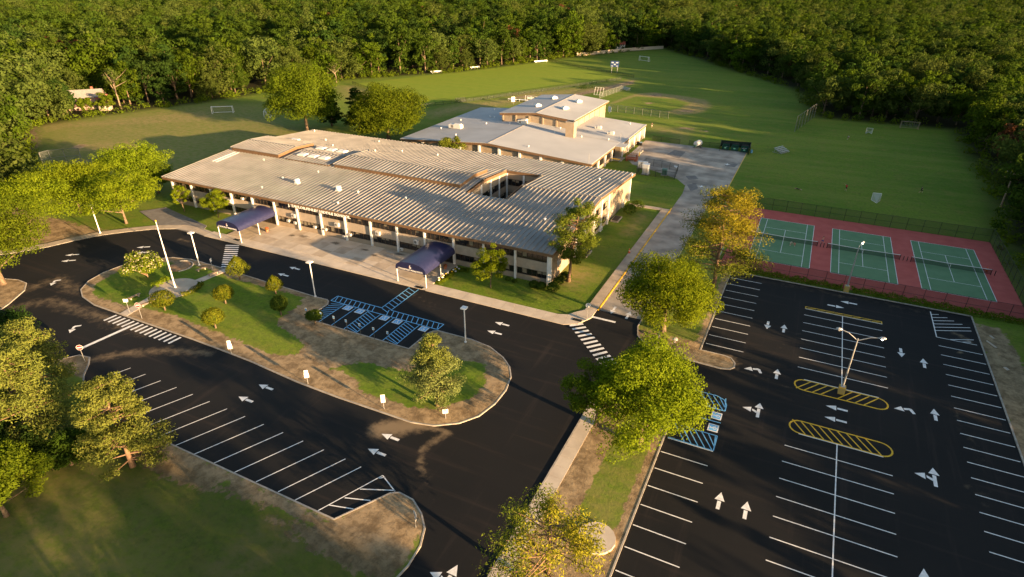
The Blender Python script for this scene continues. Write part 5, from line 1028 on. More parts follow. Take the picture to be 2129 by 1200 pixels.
# the woods beyond: trees that run together
wc = bpy.data.collections.new('woodland_kinds')
for i, (cm, tm) in enumerate(VAR):
    o = bpy.data.objects.new('woodland_kind_%02d' % i, cm); wc.objects.link(o)
me = bpy.data.meshes.new('woodland'); A = np.array(pts); me.from_pydata(np.column_stack([A[:, 0], A[:, 1], np.zeros(len(A))]).tolist(), [], [])
set_attr(me, 'tree_scale', A[:, 3]); set_attr(me, 'tree_turn', A[:, 4]); at_ = me.attributes.new('tree_kind', 'INT', 'POINT'); at_.data.foreach_set('value', A[:, 2].astype(np.int32))
wo = link('woodland', me); tag(wo, 'dense summer woodland reaching to the horizon behind the grounds', 'woodland', None, 'stuff')
ng = bpy.data.node_groups.new('woodland', 'GeometryNodeTree'); ng.interface.new_socket('Geometry', in_out='INPUT', socket_type='NodeSocketGeometry'); ng.interface.new_socket('Geometry', in_out='OUTPUT', socket_type='NodeSocketGeometry')
gi = ng.nodes.new('NodeGroupInput'); go = ng.nodes.new('NodeGroupOutput'); ip = ng.nodes.new('GeometryNodeInstanceOnPoints'); ci = ng.nodes.new('GeometryNodeCollectionInfo'); mp_ = ng.nodes.new('GeometryNodeMeshToPoints')
ci.inputs['Collection'].default_value = wc; ci.inputs['Separate Children'].default_value = True; ci.inputs['Reset Children'].default_value = True; ip.inputs['Pick Instance'].default_value = True
def nattr(n, t):
    x = ng.nodes.new('GeometryNodeInputNamedAttribute'); x.data_type = t; x.inputs['Name'].default_value = n; return x.outputs[0]
cx = ng.nodes.new('ShaderNodeCombineXYZ'); ng.links.new(nattr('tree_turn', 'FLOAT'), cx.inputs[2]); er = ng.nodes.new('FunctionNodeEulerToRotation'); ng.links.new(cx.outputs[0], er.inputs[0])
ng.links.new(gi.outputs[0], mp_.inputs['Mesh']); ng.links.new(mp_.outputs[0], ip.inputs['Points']); ng.links.new(ci.outputs[0], ip.inputs['Instance']); ng.links.new(nattr('tree_kind', 'INT'), ip.inputs['Instance Index']); ng.links.new(er.outputs[0], ip.inputs['Rotation']); ng.links.new(nattr('tree_scale', 'FLOAT'), ip.inputs['Scale']); ng.links.new(ip.outputs[0], go.inputs[0])
wo.modifiers.new('woodland', 'NODES').node_group = ng
# bramble and undergrowth where the woods meet the grass
rs = np.random.RandomState(88); cc = []; rr = []
edge = [(-197, 90), (-248, 119), (-246, 137), (-230, 179), (-215, 250), (-177, 295), (-145, 376), (-118, 428)]; edge2 = [(-100, 449), (-8, 316), (2, 259), (45, 258), (45, 184), (41, 150), (41, 104)]
for ed, dens in ((edge, .8), (edge2, .45)):
    for (x0, y0), (x1, y1) in zip(ed[:-1], ed[1:]):
        L = math.hypot(x1 - x0, y1 - y0)
        for _ in range(int(L * dens)):
            t = rs.rand(); o = rs.uniform(-1.2, 4.5); nx, ny = -(y1 - y0) / L, (x1 - x0) / L; r = rs.uniform(.8, 2.1)
            cc.append((x0 + (x1 - x0) * t + nx * o, y0 + (y1 - y0) * t + ny * o, r * .5)); rr.append((r, r, r * rs.uniform(.7, 1.3)))
cc = np.array(cc); rr = np.array(rr); p, nn, tone = puff(rs, cc, rr, 60); k = p[:, 2] > 0
ug = link('undergrowth', leaf_mesh('undergrowth', p[k], nn[k], .55 * rs.uniform(.7, 1.3, k.sum()), tone[k], LEAF['maple'])); tag(ug, 'low bramble and undergrowth along the foot of the woods', 'undergrowth', None, 'stuff')
# ================================================================ tennis courts
e = MB(); e.prism([(-9.9, 110.35), (38.4, 110.35), (38.4, 146.1), (-9.9, 146.1)], -.05, .03)
PAD = struct(e.build('tennis_court_pad', COURTR))
for k, x in enumerate((-5.5, 9.1, 23.75)):
    w_, l = 10.97, 23.77; y = 116.25
    e = MB(); e.flat([(x, y), (x + w_, y), (x + w_, y + l), (x, y + l)], .035); e.build('court_surface', COURTG, PAD)
    for a, b in (((x, y), (x, y + l)), ((x + w_, y), (x + w_, y + l)), ((x, y), (x + w_, y)), ((x, y + l), (x + w_, y + l)), ((x + 1.37, y), (x + 1.37, y + l)), ((x + w_ - 1.37, y), (x + w_ - 1.37, y + l)), ((x + 1.37, y + 5.485), (x + w_ - 1.37, y + 5.485)), ((x + 1.37, y + l - 5.485), (x + w_ - 1.37, y + l - 5.485)), ((x + w_ / 2, y + 5.485), (x + w_ / 2, y + l - 5.485))):
        stripe('court_line', a, b, .09, WHTP, .0395 + .0005 * (a[0] == b[0]), PAD)
    t = thing('tennis_net', (x + w_ / 2, y + l / 2, .03), ('tennis net on the left court', 'tennis net on the middle court behind the lit lamp', 'tennis net on the right court with the orange cone')[k], 'tennis net', 'nets of the three tennis courts')
    for sx in (-1, 1):
        e = MB(); e.tube([(sx * 6.4, 0, 0), (sx * 6.4, 0, 1.1)], .06, 8); e.build('post', DMETAL, t); e = MB(); e.tube([(sx * 7.0, 0, 0), (sx * 7.0, 0, .95)], .07, 8); e.build('winder_post', DMETAL, t)
    e = MB(); e.add([(-6.4, 0, .08), (6.4, 0, .08), (6.4, 0, 1.05), (0, 0, .93), (-6.4, 0, 1.05)], [(0, 1, 2, 3, 4)]); e.build('netting', BNET, t)
    e = MB(); e.tube([(-6.4, 0, 1.05), (0, 0, .93), (6.4, 0, 1.05)], .05, 6); e.build('top_band', WHITE, t); e = MB(); e.box((0, 0, .48), (.07, .03, .92)); e.build('centre_strap', WHITE, t)
# ================================================================ fences
GPOST = mat('dull_galvanised', (.20, .20, .19), rough=.6, metal=.3)
def fence(name, pts, h, step, m, pm, label, rail=True, mid=False, r=.04, cat='fence', panel='mesh_panel', z=0):
    t = thing(name, (pts[0][0], pts[0][1], z), label, cat); o = Vector(pts[0]); pe = MB(); pe.tube([(0, 0, 0), (0, 0, h)], r, 6); pmesh = pe.mesh('post', pm); done = False
    for a, b in zip(pts[:-1], pts[1:]):
        a = Vector(a) - o; b = Vector(b) - o; L = (b - a).length; n = max(1, round(L / step))
        for k in range(n + 1):
            if k == 0 and done: continue
            c = a.lerp(b, k / n); link('post', pmesh, t, (c.x, c.y, 0))
        done = True
        for k in range(n):
            c = a.lerp(b, k / n); d = a.lerp(b, (k + 1) / n); e = MB(); e.add([(c.x, c.y, .03), (d.x, d.y, .03), (d.x, d.y, h - .02), (c.x, c.y, h - .02)], [(0, 1, 2, 3)]); e.build(panel, m, t)
        e = MB()
        if rail: e.tube([(a.x, a.y, h), (b.x, b.y, h)], r * .7, 5)
        if mid: e.tube([(a.x, a.y, h * .5), (b.x, b.y, h * .5)], r * .7, 5)
        if e.v: e.build('rail', pm, t)
    return t
fence('tennis_fence', [(-9.8, 110.5), (38.2, 110.5)], 2.6, 3.0, BCHAIN, DMETAL, 'black mesh fence between the hedge and the tennis courts', mid=True)
fence('tennis_fence', [(-9.8, 146.0), (38.2, 146.0)], 2.8, 3.0, BCHAIN, DMETAL, 'black mesh fence between the tennis courts and playing field', mid=True)
fence('tennis_fence', [(38.3, 110.7), (38.3, 145.8)], 3.0, 3.0, BCHAIN, DMETAL, 'black mesh fence on the wood side of the tennis courts', mid=True)
fence('tennis_fence', [(-9.9, 134), (-9.9, 145.8)], 2.8, 3.0, BCHAIN, DMETAL, 'short black mesh fence left of the tennis courts by the pine', mid=True)
fence('ball_fence', [(-72.05,235.25), (-48.08,231.74)], 2.6, 3.4, CHAIN, GPOST, 'grey mesh fence along the infield behind the gymnasium', r=.05)
fence('ball_fence', [(-83.92,257.95), (-80.50,281.35)], 2.4, 3.2, CHAIN, GPOST, 'grey mesh fence running up to the small bleachers', r=.05)
fence('pitch_fence', [(-142.75,207.94), (-128.25,232.76), (-109.80,268.43), (-89.79,309.63)], 1.3, 3.4, BCHAIN, DMETAL, 'low black fence along the near side of the green pitch', r=.05)
fence('pitch_fence', [(-149.61,356.71), (-113.97,333.48), (-85.80,318.21)], 1.4, 4, BCHAIN, DMETAL, 'low black fence at the far end of the green pitch', r=.05)
fence('pitch_fence', [(-203.09,240.23), (-174.38,223.71)], 1.4, 3.5, BCHAIN, DMETAL, 'low black fence at the left end of the green pitch', r=.05)
fence('gate_fence', [(-132.59,227.16), (-135.37,223.52)], 1.7, 1.2, BCHAIN, DMETAL, 'black double gate in the near side of the pitch fence', r=.06)
fence('court_fence', [(-45.3, 198), (-36.17,196.62)], 1.5, 3.2, BCHAIN, DMETAL, 'black fence beside the gymnasium corner left of the worn path', r=.05)
fence('court_fence', [(-33.30,196.71), (-23.77,197.49)], 1.5, 3.2, BCHAIN, DMETAL, 'black fence behind the white tank trailer', r=.05)
fence('utility_fence', [(-39.83,159.25), (-39.98,169.30), (-30.34,167.31), (-29.44,159.14), (-39.83,159.25)], 2.0, 2.6, BCHAIN, DMETAL, 'black fence round the white and green utility cabinets', r=.05)
fence('field_net', [(-4.21,230.71), (0.83,257.41)], 5.2, 4.2, BCHAIN, GPOST, 'tall ball net by the dark wood edge', r=.07)
fence('backstop', [(-192.49,92.29), (-192.74,94.79), (-190.49,97.49), (-187.47,100.05)], 4.2, 4.0, CHAIN, GPOST, 'mesh backstop at the corner of the far left lawn', mid=True, r=.08)
fence('dugout_fence', [(-182.62,96.08), (-180.65,99.63)], 2.2, 3.5, CHAIN, GPOST, 'low mesh fence right of the backstop under the trees', r=.05)
fence('board_fence', [(-142, 385), (-118, 428), (-102, 448)], 2.0, 2.4, mat('cream_board', (.50, .40, .30), (.56, .46, .35), 3, .8), mat('cream_board', (.5, .4, .3)), 'cream board fence closing the far end of the grounds', rail=False, panel='board')
# batting frames behind the gym
t = thing('batting_frame', (*(-88.90,265.40), 0), 'white pipe frame leaning behind the tall gymnasium roof', 'frame')
for k in range(4):
    e = MB(); e.tube([(k * 1.3, 0, 0), (k * 1.3, 1.5, 3.0)], .06, 6); e.build('pipe', WHITE, t)
e = MB(); e.tube([(0, 1.5, 3), (3.9, 1.5, 3)], .06, 6); e.build('pipe', WHITE, t); e = MB(); e.tube([(0, 0, .05), (3.9, 0, .05)], .06, 6); e.build('pipe', WHITE, t)
# ================================================================ lamps and flagpole
def kerb_lamp(xy, h, label, z=.12):
    t = thing('kerb_lamp', (xy[0], xy[1], z), label, 'street lamp', 'white lamps round the loop drive')
    e = MB(); e.lathe([(.2, 0), (.2, .12), (.11, .16), (.09, h - .1), (.07, h)], 10); e.build('pole', WHITE, t)
    e = MB(); e.box((0, 0, h + .16), (.85, .85, .2)); e.box((0, 0, h + .03), (.3, .3, .1)); hd = e.build('lamp_head', WHITE, t); e = MB(); e.box((0, 0, h + .045), (.62, .62, .02)); e.build('lens', PLASTIC, hd)
for xy, h, lb in (((-70.30,67.04), 6.4, 'white lamp on the island kerb left of the accessible bays'), ((-98.66,66.90), 6.5, 'white lamp on the island kerb near the crosswalk'), ((-130.95,68.62), 6.0, 'white lamp on the lawn by the curved walk'), ((-39.95,65.92), 5.8, 'white lamp on the island kerb right of the accessible bays')): kerb_lamp(xy, h, lb)
t = thing('flagpole', (*(-94.72,58.65), .19), 'tall bare white flagpole in the concrete circle', 'flagpole')
e = MB(); e.lathe([(.22, 0), (.22, .1), (.13, .14), (.12, 4), (.06, 12.4)], 12); e.build('pole', WHITE, t); e = MB(); e.lathe([(.03, 12.4), (.1, 12.5), (.12, 12.58), (.1, 12.66), (.02, 12.72)], 10); e.build('finial', YELP, t); e = MB(); e.box((.14, 0, 1.3), (.05, .05, .2)); e.build('cleat', METAL, t); e = MB(); e.tube([(.15, 0, 1.3), (.1, 0, 12.3)], .012, 4); e.build('halyard', WHITE, t)
def lot_lamp(xy, h, arms, label):
    t = thing('lot_lamp', (xy[0], xy[1], 0), label, 'street lamp', 'tall steel lamps of the car park')
    e = MB(); e.box((0, 0, .55), (.8, .8, 1.1)); b = e.build('concrete_base', mat('yellow_base', (.5, .33, .05), (.42, .32, .14), 2, .8), t); e = MB(); e.box((0, 0, 1.13), (.5, .5, .06)); e.build('base_plate', METAL, b)
    e = MB(); e.lathe([(.13, 1.1), (.11, 4), (.07, h)], 10); e.build('pole', METAL, t)
    for dx, dy, up, on in arms:
        L = math.hypot(dx, dy); e = MB(); e.tube([(0, 0, h - .3), (dx * .5, dy * .5, h + up * .65), (dx * .92, dy * .92, h + up)], [.05, .045, .04], 7); e.build('arm', METAL, t)
        e = MB(); e.lathe([(.05, -.35), (.17, -.15), (.2, .12), (.1, .36), (.02, .4)], 8); hd = e.build('lamp_head', METAL, t, (dx, dy, h + up)); hd.rotation_euler = (0, R(90), math.atan2(dy, dx)); 
        e = MB(); e.lathe([(.02, -.1), (.13, -.05), (.15, 0)], 8); e.build('lens', LAMPON if on else PLASTIC, t, (dx, dy, h + up - .19))
lot_lamp((11.08,77.29), 8.6, ((2.6, .1, .7, 1), (-2.3, .0, .8, 0)), 'tall double-armed lamp standing in the upper painted island')
lot_lamp((11.7, 109.4), 8.7, ((.5, 1.0, .35, 1),), 'tall single lit lamp in the gap of the hedge by the courts')
# ================================================================ signs
def sign(xy, h, face, plates, label, name='sign_post', z=.12, group=None, pm=None):
    """plates: (kind, width, height, top)"""
    t = thing(name, (xy[0], xy[1], z), label, 'sign', group, R(face)); e = MB(); e.box((0, 0, h / 2), (.06, .05, h)); e.build('post', pm or METAL, t)
    for kind, w_, hh, top in plates:
        if kind == 'stop':
            oc = [(w_ / 2 * math.cos(R(22.5 + 45 * i)) / math.cos(R(22.5)), w_ / 2 * math.sin(R(22.5 + 45 * i)) / math.cos(R(22.5))) for i in range(8)]
            e = MB(); e.add([(x, -.04 - d, top - w_ / 2 + z_) for d in (0, .012) for x, z_ in oc], [tuple(range(8)), tuple(range(8, 16))] + [(i, (i + 1) % 8, 8 + (i + 1) % 8, 8 + i) for i in range(8)]); pl = e.build('sign_plate', WHITE, t)
            e = MB(); e.add([(x * .92, -.056, top - w_ / 2 + z_ * .92) for x, z_ in oc], [tuple(range(8))]); e.build('sign_face', RED, pl); lettering('sign_lettering', 'STOP', w_ * .36, (0, -.062, top - w_ / 2 - w_ * .13), (R(90), 0, 0), pl, WHITE, .001, w_ * .78)
        elif kind == 'noentry':
            e = MB(); e.tube([(0, -.035, top - w_ / 2), (0, -.048, top - w_ / 2)], w_ / 2, 20); pl = e.build('sign_plate', WHITE, t); e = MB(); e.tube([(0, -.049, top - w_ / 2), (0, -.053, top - w_ / 2)], w_ * .45, 20); e.build('sign_face', RED, pl); e = MB(); e.box((0, -.056, top - w_ / 2), (w_ * .68, .004, w_ * .17)); e.build('sign_bar', WHITE, pl)
        else:
            e = MB(); e.box((0, -.04, top - hh / 2), (w_, .015, hh)); pl = e.build('sign_plate', WHITE, t)
            if kind == 'text':
                for j, q in enumerate((.72, .5, .3)):
                    e = MB(); e.box((0, -.05, top - hh + hh * q), (w_ * (.6 if j else .45), .003, hh * .07)); e.build('sign_mark', RED if j == 0 else GRIL, pl)
            if kind == 'access':
                e = MB(); e.box((0, -.05, top - hh * .5), (w_ * .8, .003, hh * .75)); e.build('sign_mark', SBLU, pl)
    return t
CF = lambda x, y: math.degrees(math.atan2(-y, -x)) + 90          # turns a sign towards the drive below
sign((-90.24,49.09), 2.9, 30, [('noentry', .85, .85, 2.95)], 'red and white round no-entry sign at the island path', 'no_entry_sign')
sign((-93.56,49.34), 2.6, 30, [('plain', .8, .6, 2.7)], 'small white sign beside the no-entry sign at the island path')
sign((-86.6, 37.6), 2.7, 40, [('noentry', .85, .85, 2.8)], 'red round sign half hidden by the left pines', 'no_entry_sign')
sign((-69.22,48.22), 2.2, 42, [('plain', .5, .55, 2.3), ('plain', .62, .85, 1.72)], 'bright white double sign by the lower kerb, nearest the clipped trees')
sign((-54.00,47.54), 2.2, 42, [('plain', .5, .45, 2.3), ('plain', .62, .75, 1.82)], 'bright white double sign on the bare soil middle of the lower kerb')
sign((-41.53,47.77), 2.2, 36, [('text', .55, .6, 2.3), ('text', .55, .6, 1.66)], 'white two-plate sign near the conifer on the lower kerb')
sign((-33.45,49.64), 1.5, 36, [('text', .7, .65, 1.5)], 'low white notice right of the conifer on the island tip')
for k, x in enumerate((-65.9, -62.9, -60.3, -57.9, -55.3, -52.7, -50.1)):
    sign((x, 60.45), 2.2, 10, [('access', .32, .5, 2.25)], 'thin sign post at the head of the accessible bays, %s from the left' % ('first', 'second', 'third', 'fourth', 'fifth', 'sixth', 'seventh')[k], 'bay_sign', group='sign posts along the accessible bays', pm=mat('dull_post', (.10, .10, .08), rough=.6))
sign((-25.83,80.67), 2.6, 60, [('stop', .8, .8, 2.75)], 'grey-backed stop sign on the walk corner by the side drive', 'stop_sign', z=.13)
bpy.data.objects['stop_sign'].rotation_euler = (0, 0, R(200))
sign((-13.66,77.43), 2.5, 115, [('stop', .75, .75, 2.6)], 'stop sign seen edge-on at the soil tip of the tree strip', 'stop_sign')
sign((-27.38,34.00), 2.2, 150, [('stop', .7, .7, 2.3), ('plain', .4, .3, 1.5)], 'small red stop sign on the bare soil peninsula', 'stop_sign')
sign((-94.82,66.71), 2.2, 120, [('plain', .65, .7, 2.3)], 'small pale sign by the island end of the crosswalk')
sign((-12.86,73.93), 2.4, 40, [('plain', .8, .8, 2.3)], 'white sign peeking above the large rounded tree', z=.02)
# vent pipe with white cap
t = thing('vent_pipe', (*(-11.54,79.48), .12), 'white mushroom vent cap on the soil of the tree strip', 'vent'); e = MB(); e.tube([(0, 0, 0), (0, 0, .7)], .09, 8); e.build('pipe', METAL, t); e = MB(); e.lathe([(.1, .6), (.42, .68), (.42, .78), (.15, .88)], 12); e.build('cap', PLASTIC, t)
# ================================================================ benches, bins, planters
def bench(a, b, label, z=.12, m=WOOD):
    a = Vector(a); b = Vector(b); c = (a + b) / 2; L = (b - a).length; t = thing('garden_bench', (c.x, c.y, z), label, 'bench', 'benches along the island path', math.atan2(b.y - a.y, b.x - a.x))
    for k in range(3): e = MB(); e.box((0, -.17 + k * .17, .45), (L, .155, .06)); e.build('seat_board', m, t)
    for s in (-1, 1): e = MB(); e.box((s * L * .32, 0, .2), (.16, .42, .44)); e.build('leg', CONCS[0], t)
bench((-97.71,51.97), (-97.61,54.10), 'bench left of the island path near the no-entry sign'); bench((-93.76,51.35), (-93.44,53.32), 'bench right of the island path near the no-entry sign'); bench((-96.54,64.52), (-96.21,66.48), 'bench left of the island path near the crosswalk'); bench((-92.89,64.12), (-92.69,66.18), 'bench right of the island path near the crosswalk')
t = thing('soil_bed', (*(-101.56,64.79), .14), 'round bare-soil planting bed edged with a pale kerb', 'planting bed'); e = MB(); e.lathe([(2.2, 0), (1.7, .22), (.8, .34), (.1, .36)], 18); e.build('soil', mat('bed_soil', (.22, .14, .08), (.32, .21, .12), 2, .95), t)
e = MB(); e.tube([(2.4 * math.cos(R(d)), 2.4 * math.sin(R(d)), .08) for d in range(-40, 141, 12)], .13, 6); e.build('bed_edging', KERB, t)
for k, xy in enumerate(((-99.61,84.79), (-55.82,85.95))):
    t = thing('flower_pot', (*xy, .13), ('terracotta pot of red flowers beside the far canopy', 'terracotta pot of flowers beside the near canopy')[k], 'flower pot'); e = MB(); e.lathe([(.2, 0), (.32, .5), (.34, .52)], 12); e.build('pot', mat('terracotta', (.42, .17, .09), rough=.8), t)
    rs = np.random.RandomState(k); d = rs.normal(size=(200, 3)); d /= np.linalg.norm(d, axis=1, keepdims=True); link('flowers', leaf_mesh('flowers', d * np.array([.4, .4, .3]) + np.array([0, 0, .75]), d, .14, rs.rand(200), None, .7, [LEAF['maple'], mat('petal_red', (.6, .05, .03), rough=.7)], (rs.rand(200) < .4).astype(int)), t)
t = thing('site_bench', (*(-68.64,86.35), .13), 'thin metal bike stand on the plaza by the columns', 'bike stand'); e = MB(); e.tube([(-.8, 0, 0), (-.8, 0, .8), (.8, 0, .8), (.8, 0, 0)], .03, 6); e.build('hoop', METAL, t); e = MB(); e.box((0, 0, .03), (1.8, .3, .04)); e.build('foot_bar', METAL, t)
def cone(xy, label, s=1.0, z=.03):
    t = thing('traffic_cone', (xy[0], xy[1], z), label, 'traffic cone'); e = MB(); e.box((0, 0, .03), (.45 * s, .45 * s, .06)); e.build('foot', ORANGE, t); e = MB(); e.lathe([(.17 * s, .06), (.12 * s, .3 * s), (.04 * s, .85 * s)], 10); c = e.build('body', mat('cone_orange', (.72, .12, .03), rough=.5), t); e = MB(); e.lathe([(.115 * s, .36 * s), (.09 * s, .52 * s)], 10); e.build('band', WHITE, t)
cone((-26.93,108.19), 'orange traffic cone at the edge of the side walk', 1.1, .13); cone((35.17,129.43), 'orange cone standing by the right tennis net', 1.2)
# ================================================================ playing-field equipment
def goal(c, ang, w_, h, d, label, m=WHITE, net=NET, r=.07, name='soccer_goal', point=False):
    t = thing(name, (c[0], c[1], 0), label, 'goal', None, R(ang)); w2 = w_ / 2
    for s in (-1, 1): e = MB(); e.tube([(s * w2, 0, 0), (s * w2, 0, h)], r, 8); e.build('post', m, t)
    e = MB(); e.tube([(-w2, 0, h), (w2, 0, h)], r, 8); e.build('crossbar', m, t)
    if point:
        for s in (-1, 1): e = MB(); e.tube([(s * w2, 0, .04), (0, d, .04)], r * .8, 6); e.build('ground_bar', m, t)
        e = MB(); e.add([(-w2, 0, h), (w2, 0, h), (0, d, .05), (-w2, 0, 0), (w2, 0, 0)], [(0, 1, 2), (0, 2, 3), (1, 4, 2)]); e.build('netting', net, t)
    else:
        for s in (-1, 1): e = MB(); e.tube([(s * w2, 0, .05), (s * w2, d, .05), (s * w2, d * .45, h)], r * .8, 6); e.tube([(s * w2, d * .45, h), (s * w2, 0, h)], r * .8, 6); e.build('side_frame', m, t)
        e = MB(); e.tube([(-w2, d, .05), (w2, d, .05)], r * .8, 6); e.build('ground_bar', m, t)
        e = MB(); e.add([(-w2, d * .45, h), (w2, d * .45, h), (w2, d, .05), (-w2, d, .05), (-w2, 0, h), (w2, 0, h), (-w2, 0, 0), (w2, 0, 0)], [(0, 1, 2, 3), (4, 5, 1, 0), (6, 4, 0, 3), (7, 5, 1, 2)]); e.build('netting', net, t)
goal((-205.35,165.31), 37, 7.6, 2.6, 2.2, 'white soccer goal at the back of the far left lawn', net=mesh_mat('thin_net', (.5, .5, .48), .88), r=.1)
goal((-185.91,168.17), -50, 6.0, 2.4, 2.0, 'white soccer goal half hidden by the tallest shade tree', net=MAT['thin_net'], r=.1)
goal((-98.00,381.88), -25, 7.0, 2.5, 1.6, 'white soccer goal on the far field beyond the scoreboard', net=MAT['thin_net'], r=.12)
goal((18.14,164.37), 185, 1.85, 1.85, 2.1, 'white lacrosse goal with net in front of the tennis fence', name='lacrosse_goal', point=True, r=.05)
goal((18.65,238.83), 0, 1.85, 1.85, 2.1, 'small pale lacrosse goal near the dark wood edge', name='lacrosse_goal', point=True, r=.05)
goal((31.59,252.84), 4, 5.5, 2.4, 1.5, 'dark goal frame at the foot of the wood behind the field', WOOD, MAT['thin_net'], r=.07)
def bleacher(c, ang, L, rows, label):
    t = thing('bleacher', (c[0], c[1], 0), label, 'bleachers', None, R(ang))
    for k in range(rows):
        e = MB(); e.box((0, k * .7, .45 + k * .3), (L, .3, .06)); e.build('seat_plank', METAL, t)
        e = MB(); e.box((0, k * .7 - .3, .18 + k * .3), (L, .24, .05)); e.build('foot_plank', METAL, t)
    for s in (-.4, 0, .4):
        e = MB(); e.tube([(s * L, -.4, .02), (s * L, rows * .7, .02)], .04, 5); e.tube([(s * L, -.3, .1), (s * L, (rows - 1) * .7, .4 + rows * .3 - .3)], .04, 5); e.tube([(s * L, (rows - 1) * .7, .02), (s * L, (rows - 1) * .7, .4 + rows * .3 - .3)], .04, 5); e.build('frame', METAL, t)
    return t
bleacher((-5.30,200.33), 62, 4.6, 4, 'small aluminium bleachers on the grass beside the service court')
bleacher((-80.26,282.84), -40, 5.5, 3, 'small bleachers at the end of the infield fence')
t = thing('storage_rack', (*(-110.26,236.91), 0), 'long pale benches and frames stacked behind the gymnasium', 'bench'); 
for k in range(3): e = MB(); e.box((-5 + k * 4.4, (k % 2) * .8, .7), (4.2, 1.2, .12)); e.build('plank', WHITE, t)
for k in range(6): e = MB(); e.tube([(-7 + k * 2.6, 0, 0), (-7 + k * 2.6, .3, 2.6 if k > 2 else 1.0)], .06, 5); e.build('leg', WHITE, t)
e = MB(); e.tube([(.8, .3, 2.6), (6, .3, 2.6)], .06, 5); e.build('rail', WHITE, t); e = MB(); e.box((3.2, .2, 1.8), (3.2, .06, .9)); e.build('banner', WHITE, t)
sign((-111.88,230.52), 2.8, 35, [('plain', 1.5, 2.0, 3.0)], 'white notice board standing behind the lower gymnasium roof', 'notice_board', z=0)
sign((-70.68,231.00), 2.6, -20, [('plain', 1.6, 2.0, 2.6)], 'white shed-like panel at the back corner of the tall hall', 'notice_board', z=0)
for k, (xy, L) in enumerate((((-185.00,287.47), 6.5), ((-174.07,310.10), 6.0), ((-151.03,349.09), 9.0))):
    t = thing('team_bench', (*xy, 0), ('white team bench on the far pitch edge, left one', 'white team bench on the far pitch edge, middle one', 'long white team bench on the far pitch edge, right one')[k], 'bench', 'team benches along the green pitch', R(55)); e = MB(); e.box((0, 0, .5), (L, .7, .1)); e.box((0, .4, .9), (L, .08, .5)); e.build('seat', WHITE, t)
    for s in (-.4, .4): e = MB(); e.box((s * L, 0, .22), (.12, .5, .44)); e.build('leg', METAL, t)
t = thing('scoreboard', (*(-99.69,329.08), 0), 'blue scoreboard on two posts at the far pitch fence', 'scoreboard', None, R(10))
for s in (-1, 1): e = MB(); e.tube([(s * 1.5, 0, 0), (s * 1.5, 0, 6)], .12, 8); e.build('post', METAL, t)
e = MB(); e.box((0, -.2, 4.6), (4.4, .3, 3.0)); bd = e.build('board', mat('scoreboard_blue', (.03, .06, .16), rough=.5), t)
for x, z_, w_, h_ in ((-1.2, 5.3, 1.2, .6), (1.2, 5.3, 1.2, .6), (0, 4.4, 1.0, .6), (-1.3, 3.6, 1.0, .4), (1.3, 3.6, 1.0, .4)): e = MB(); e.box((x, -.37, z_), (w_, .03, h_)); e.build('score_panel', mat('score_pale', (.45, .5, .58), rough=.5), bd)
t = thing('brush_pile', (*(-98.14,279.70), 0), 'heap of cut brush on the bare strip by the pitch', 'brush pile'); rs = np.random.RandomState(3); c = np.column_stack([rs.normal(size=(14, 2)) * 1.8, np.full(14, .5)]); p, nn, tone = puff(rs, c, np.full((14, 3), 1.0), 40); link('twigs', leaf_mesh('twigs', p, nn, .5, tone, LEAF['wood_c'], .25), t)
# ================================================================ service court
def dumpster(xy, label, k):
    t = thing('dumpster', (xy[0], xy[1], .02), label, 'dumpster', 'green dumpsters along the service court'); e = MB(); w_, d, h = 2.0, 1.7, 1.35
    e.bb(-w_ / 2, w_ / 2, -d / 2, -d / 2 + .06, .1, h - .2); e.bb(-w_ / 2, w_ / 2, d / 2 - .06, d / 2, .1, h + .25)
    for s in (-1, 1): e.add([(s * w_ / 2 - s * dx, y, z) for dx in (0, .06) for y, z in ((-d / 2 + .061, .1), (d / 2 - .061, .1), (d / 2 - .061, h + .2), (-d / 2 + .061, h - .2))], [(0, 1, 2, 3), (7, 6, 5, 4), (0, 4, 5, 1), (1, 5, 6, 2), (2, 6, 7, 3), (3, 7, 4, 0)])
    e.bb(-w_ / 2 + .061, w_ / 2 - .061, -d / 2 + .061, d / 2 - .061, .1, .16); e.build('bin_body', DUMP, t)
    e = MB(); e.box((0, d / 2 + .12, h + .1), (w_, .06, 1.1), 0, R(-12)); e.build('open_lid', mat('lid_black', (.02, .022, .022), rough=.5), t)
    for s in (-1, 1): e = MB(); e.box((s * (w_ / 2 + .06), 0, .75), (.1, 1.1, .12)); e.build('fork_pocket', DUMP, t)
    e = MB(); e.box((0, -d / 2 - .006, .75), (.55, .01, .4)); e.build('label_plate', mat('label_green', (.25, .55, .35), rough=.5), t)
    rs = random.Random(k)
    for j in range(7): e = MB(); e.box((rs.uniform(-.7, .7), rs.uniform(-.5, .5), .55 + rs.uniform(0, .3)), (rs.uniform(.3, .7), rs.uniform(.25, .5), rs.uniform(.2, .4)), rs.uniform(0, 3)); e.build('refuse', (mat('cardboard', (.40, .26, .14), rough=.9), mat('bag_black', (.02, .02, .022), rough=.4), PLASTIC)[j % 3 if k != 1 else 1], t)
for k, xy in enumerate(((-22.01,196.46), (-19.30,196.55), (-16.40,196.12))): dumpster(xy, ('green dumpster with cardboard, nearest the tank trailer', 'green dumpster of black bags, middle of three', 'green dumpster at the outer corner of the court')[k], k)
fence('dumpster_screen', [(-23.35,193.96), (-24.02,199.93), (-15.17,201.06), (-14.79,193.32)], 1.9, 1.6, mat('dark_slat', (.015, .03, .022), rough=.7), DMETAL, 'dark green slatted screen round the dumpsters', panel='slat_panel', r=.06)
t = thing('tank_trailer', (*(-30.25,194.97), .02), 'white water tank trailer parked in the service court', 'trailer', None, R(70))
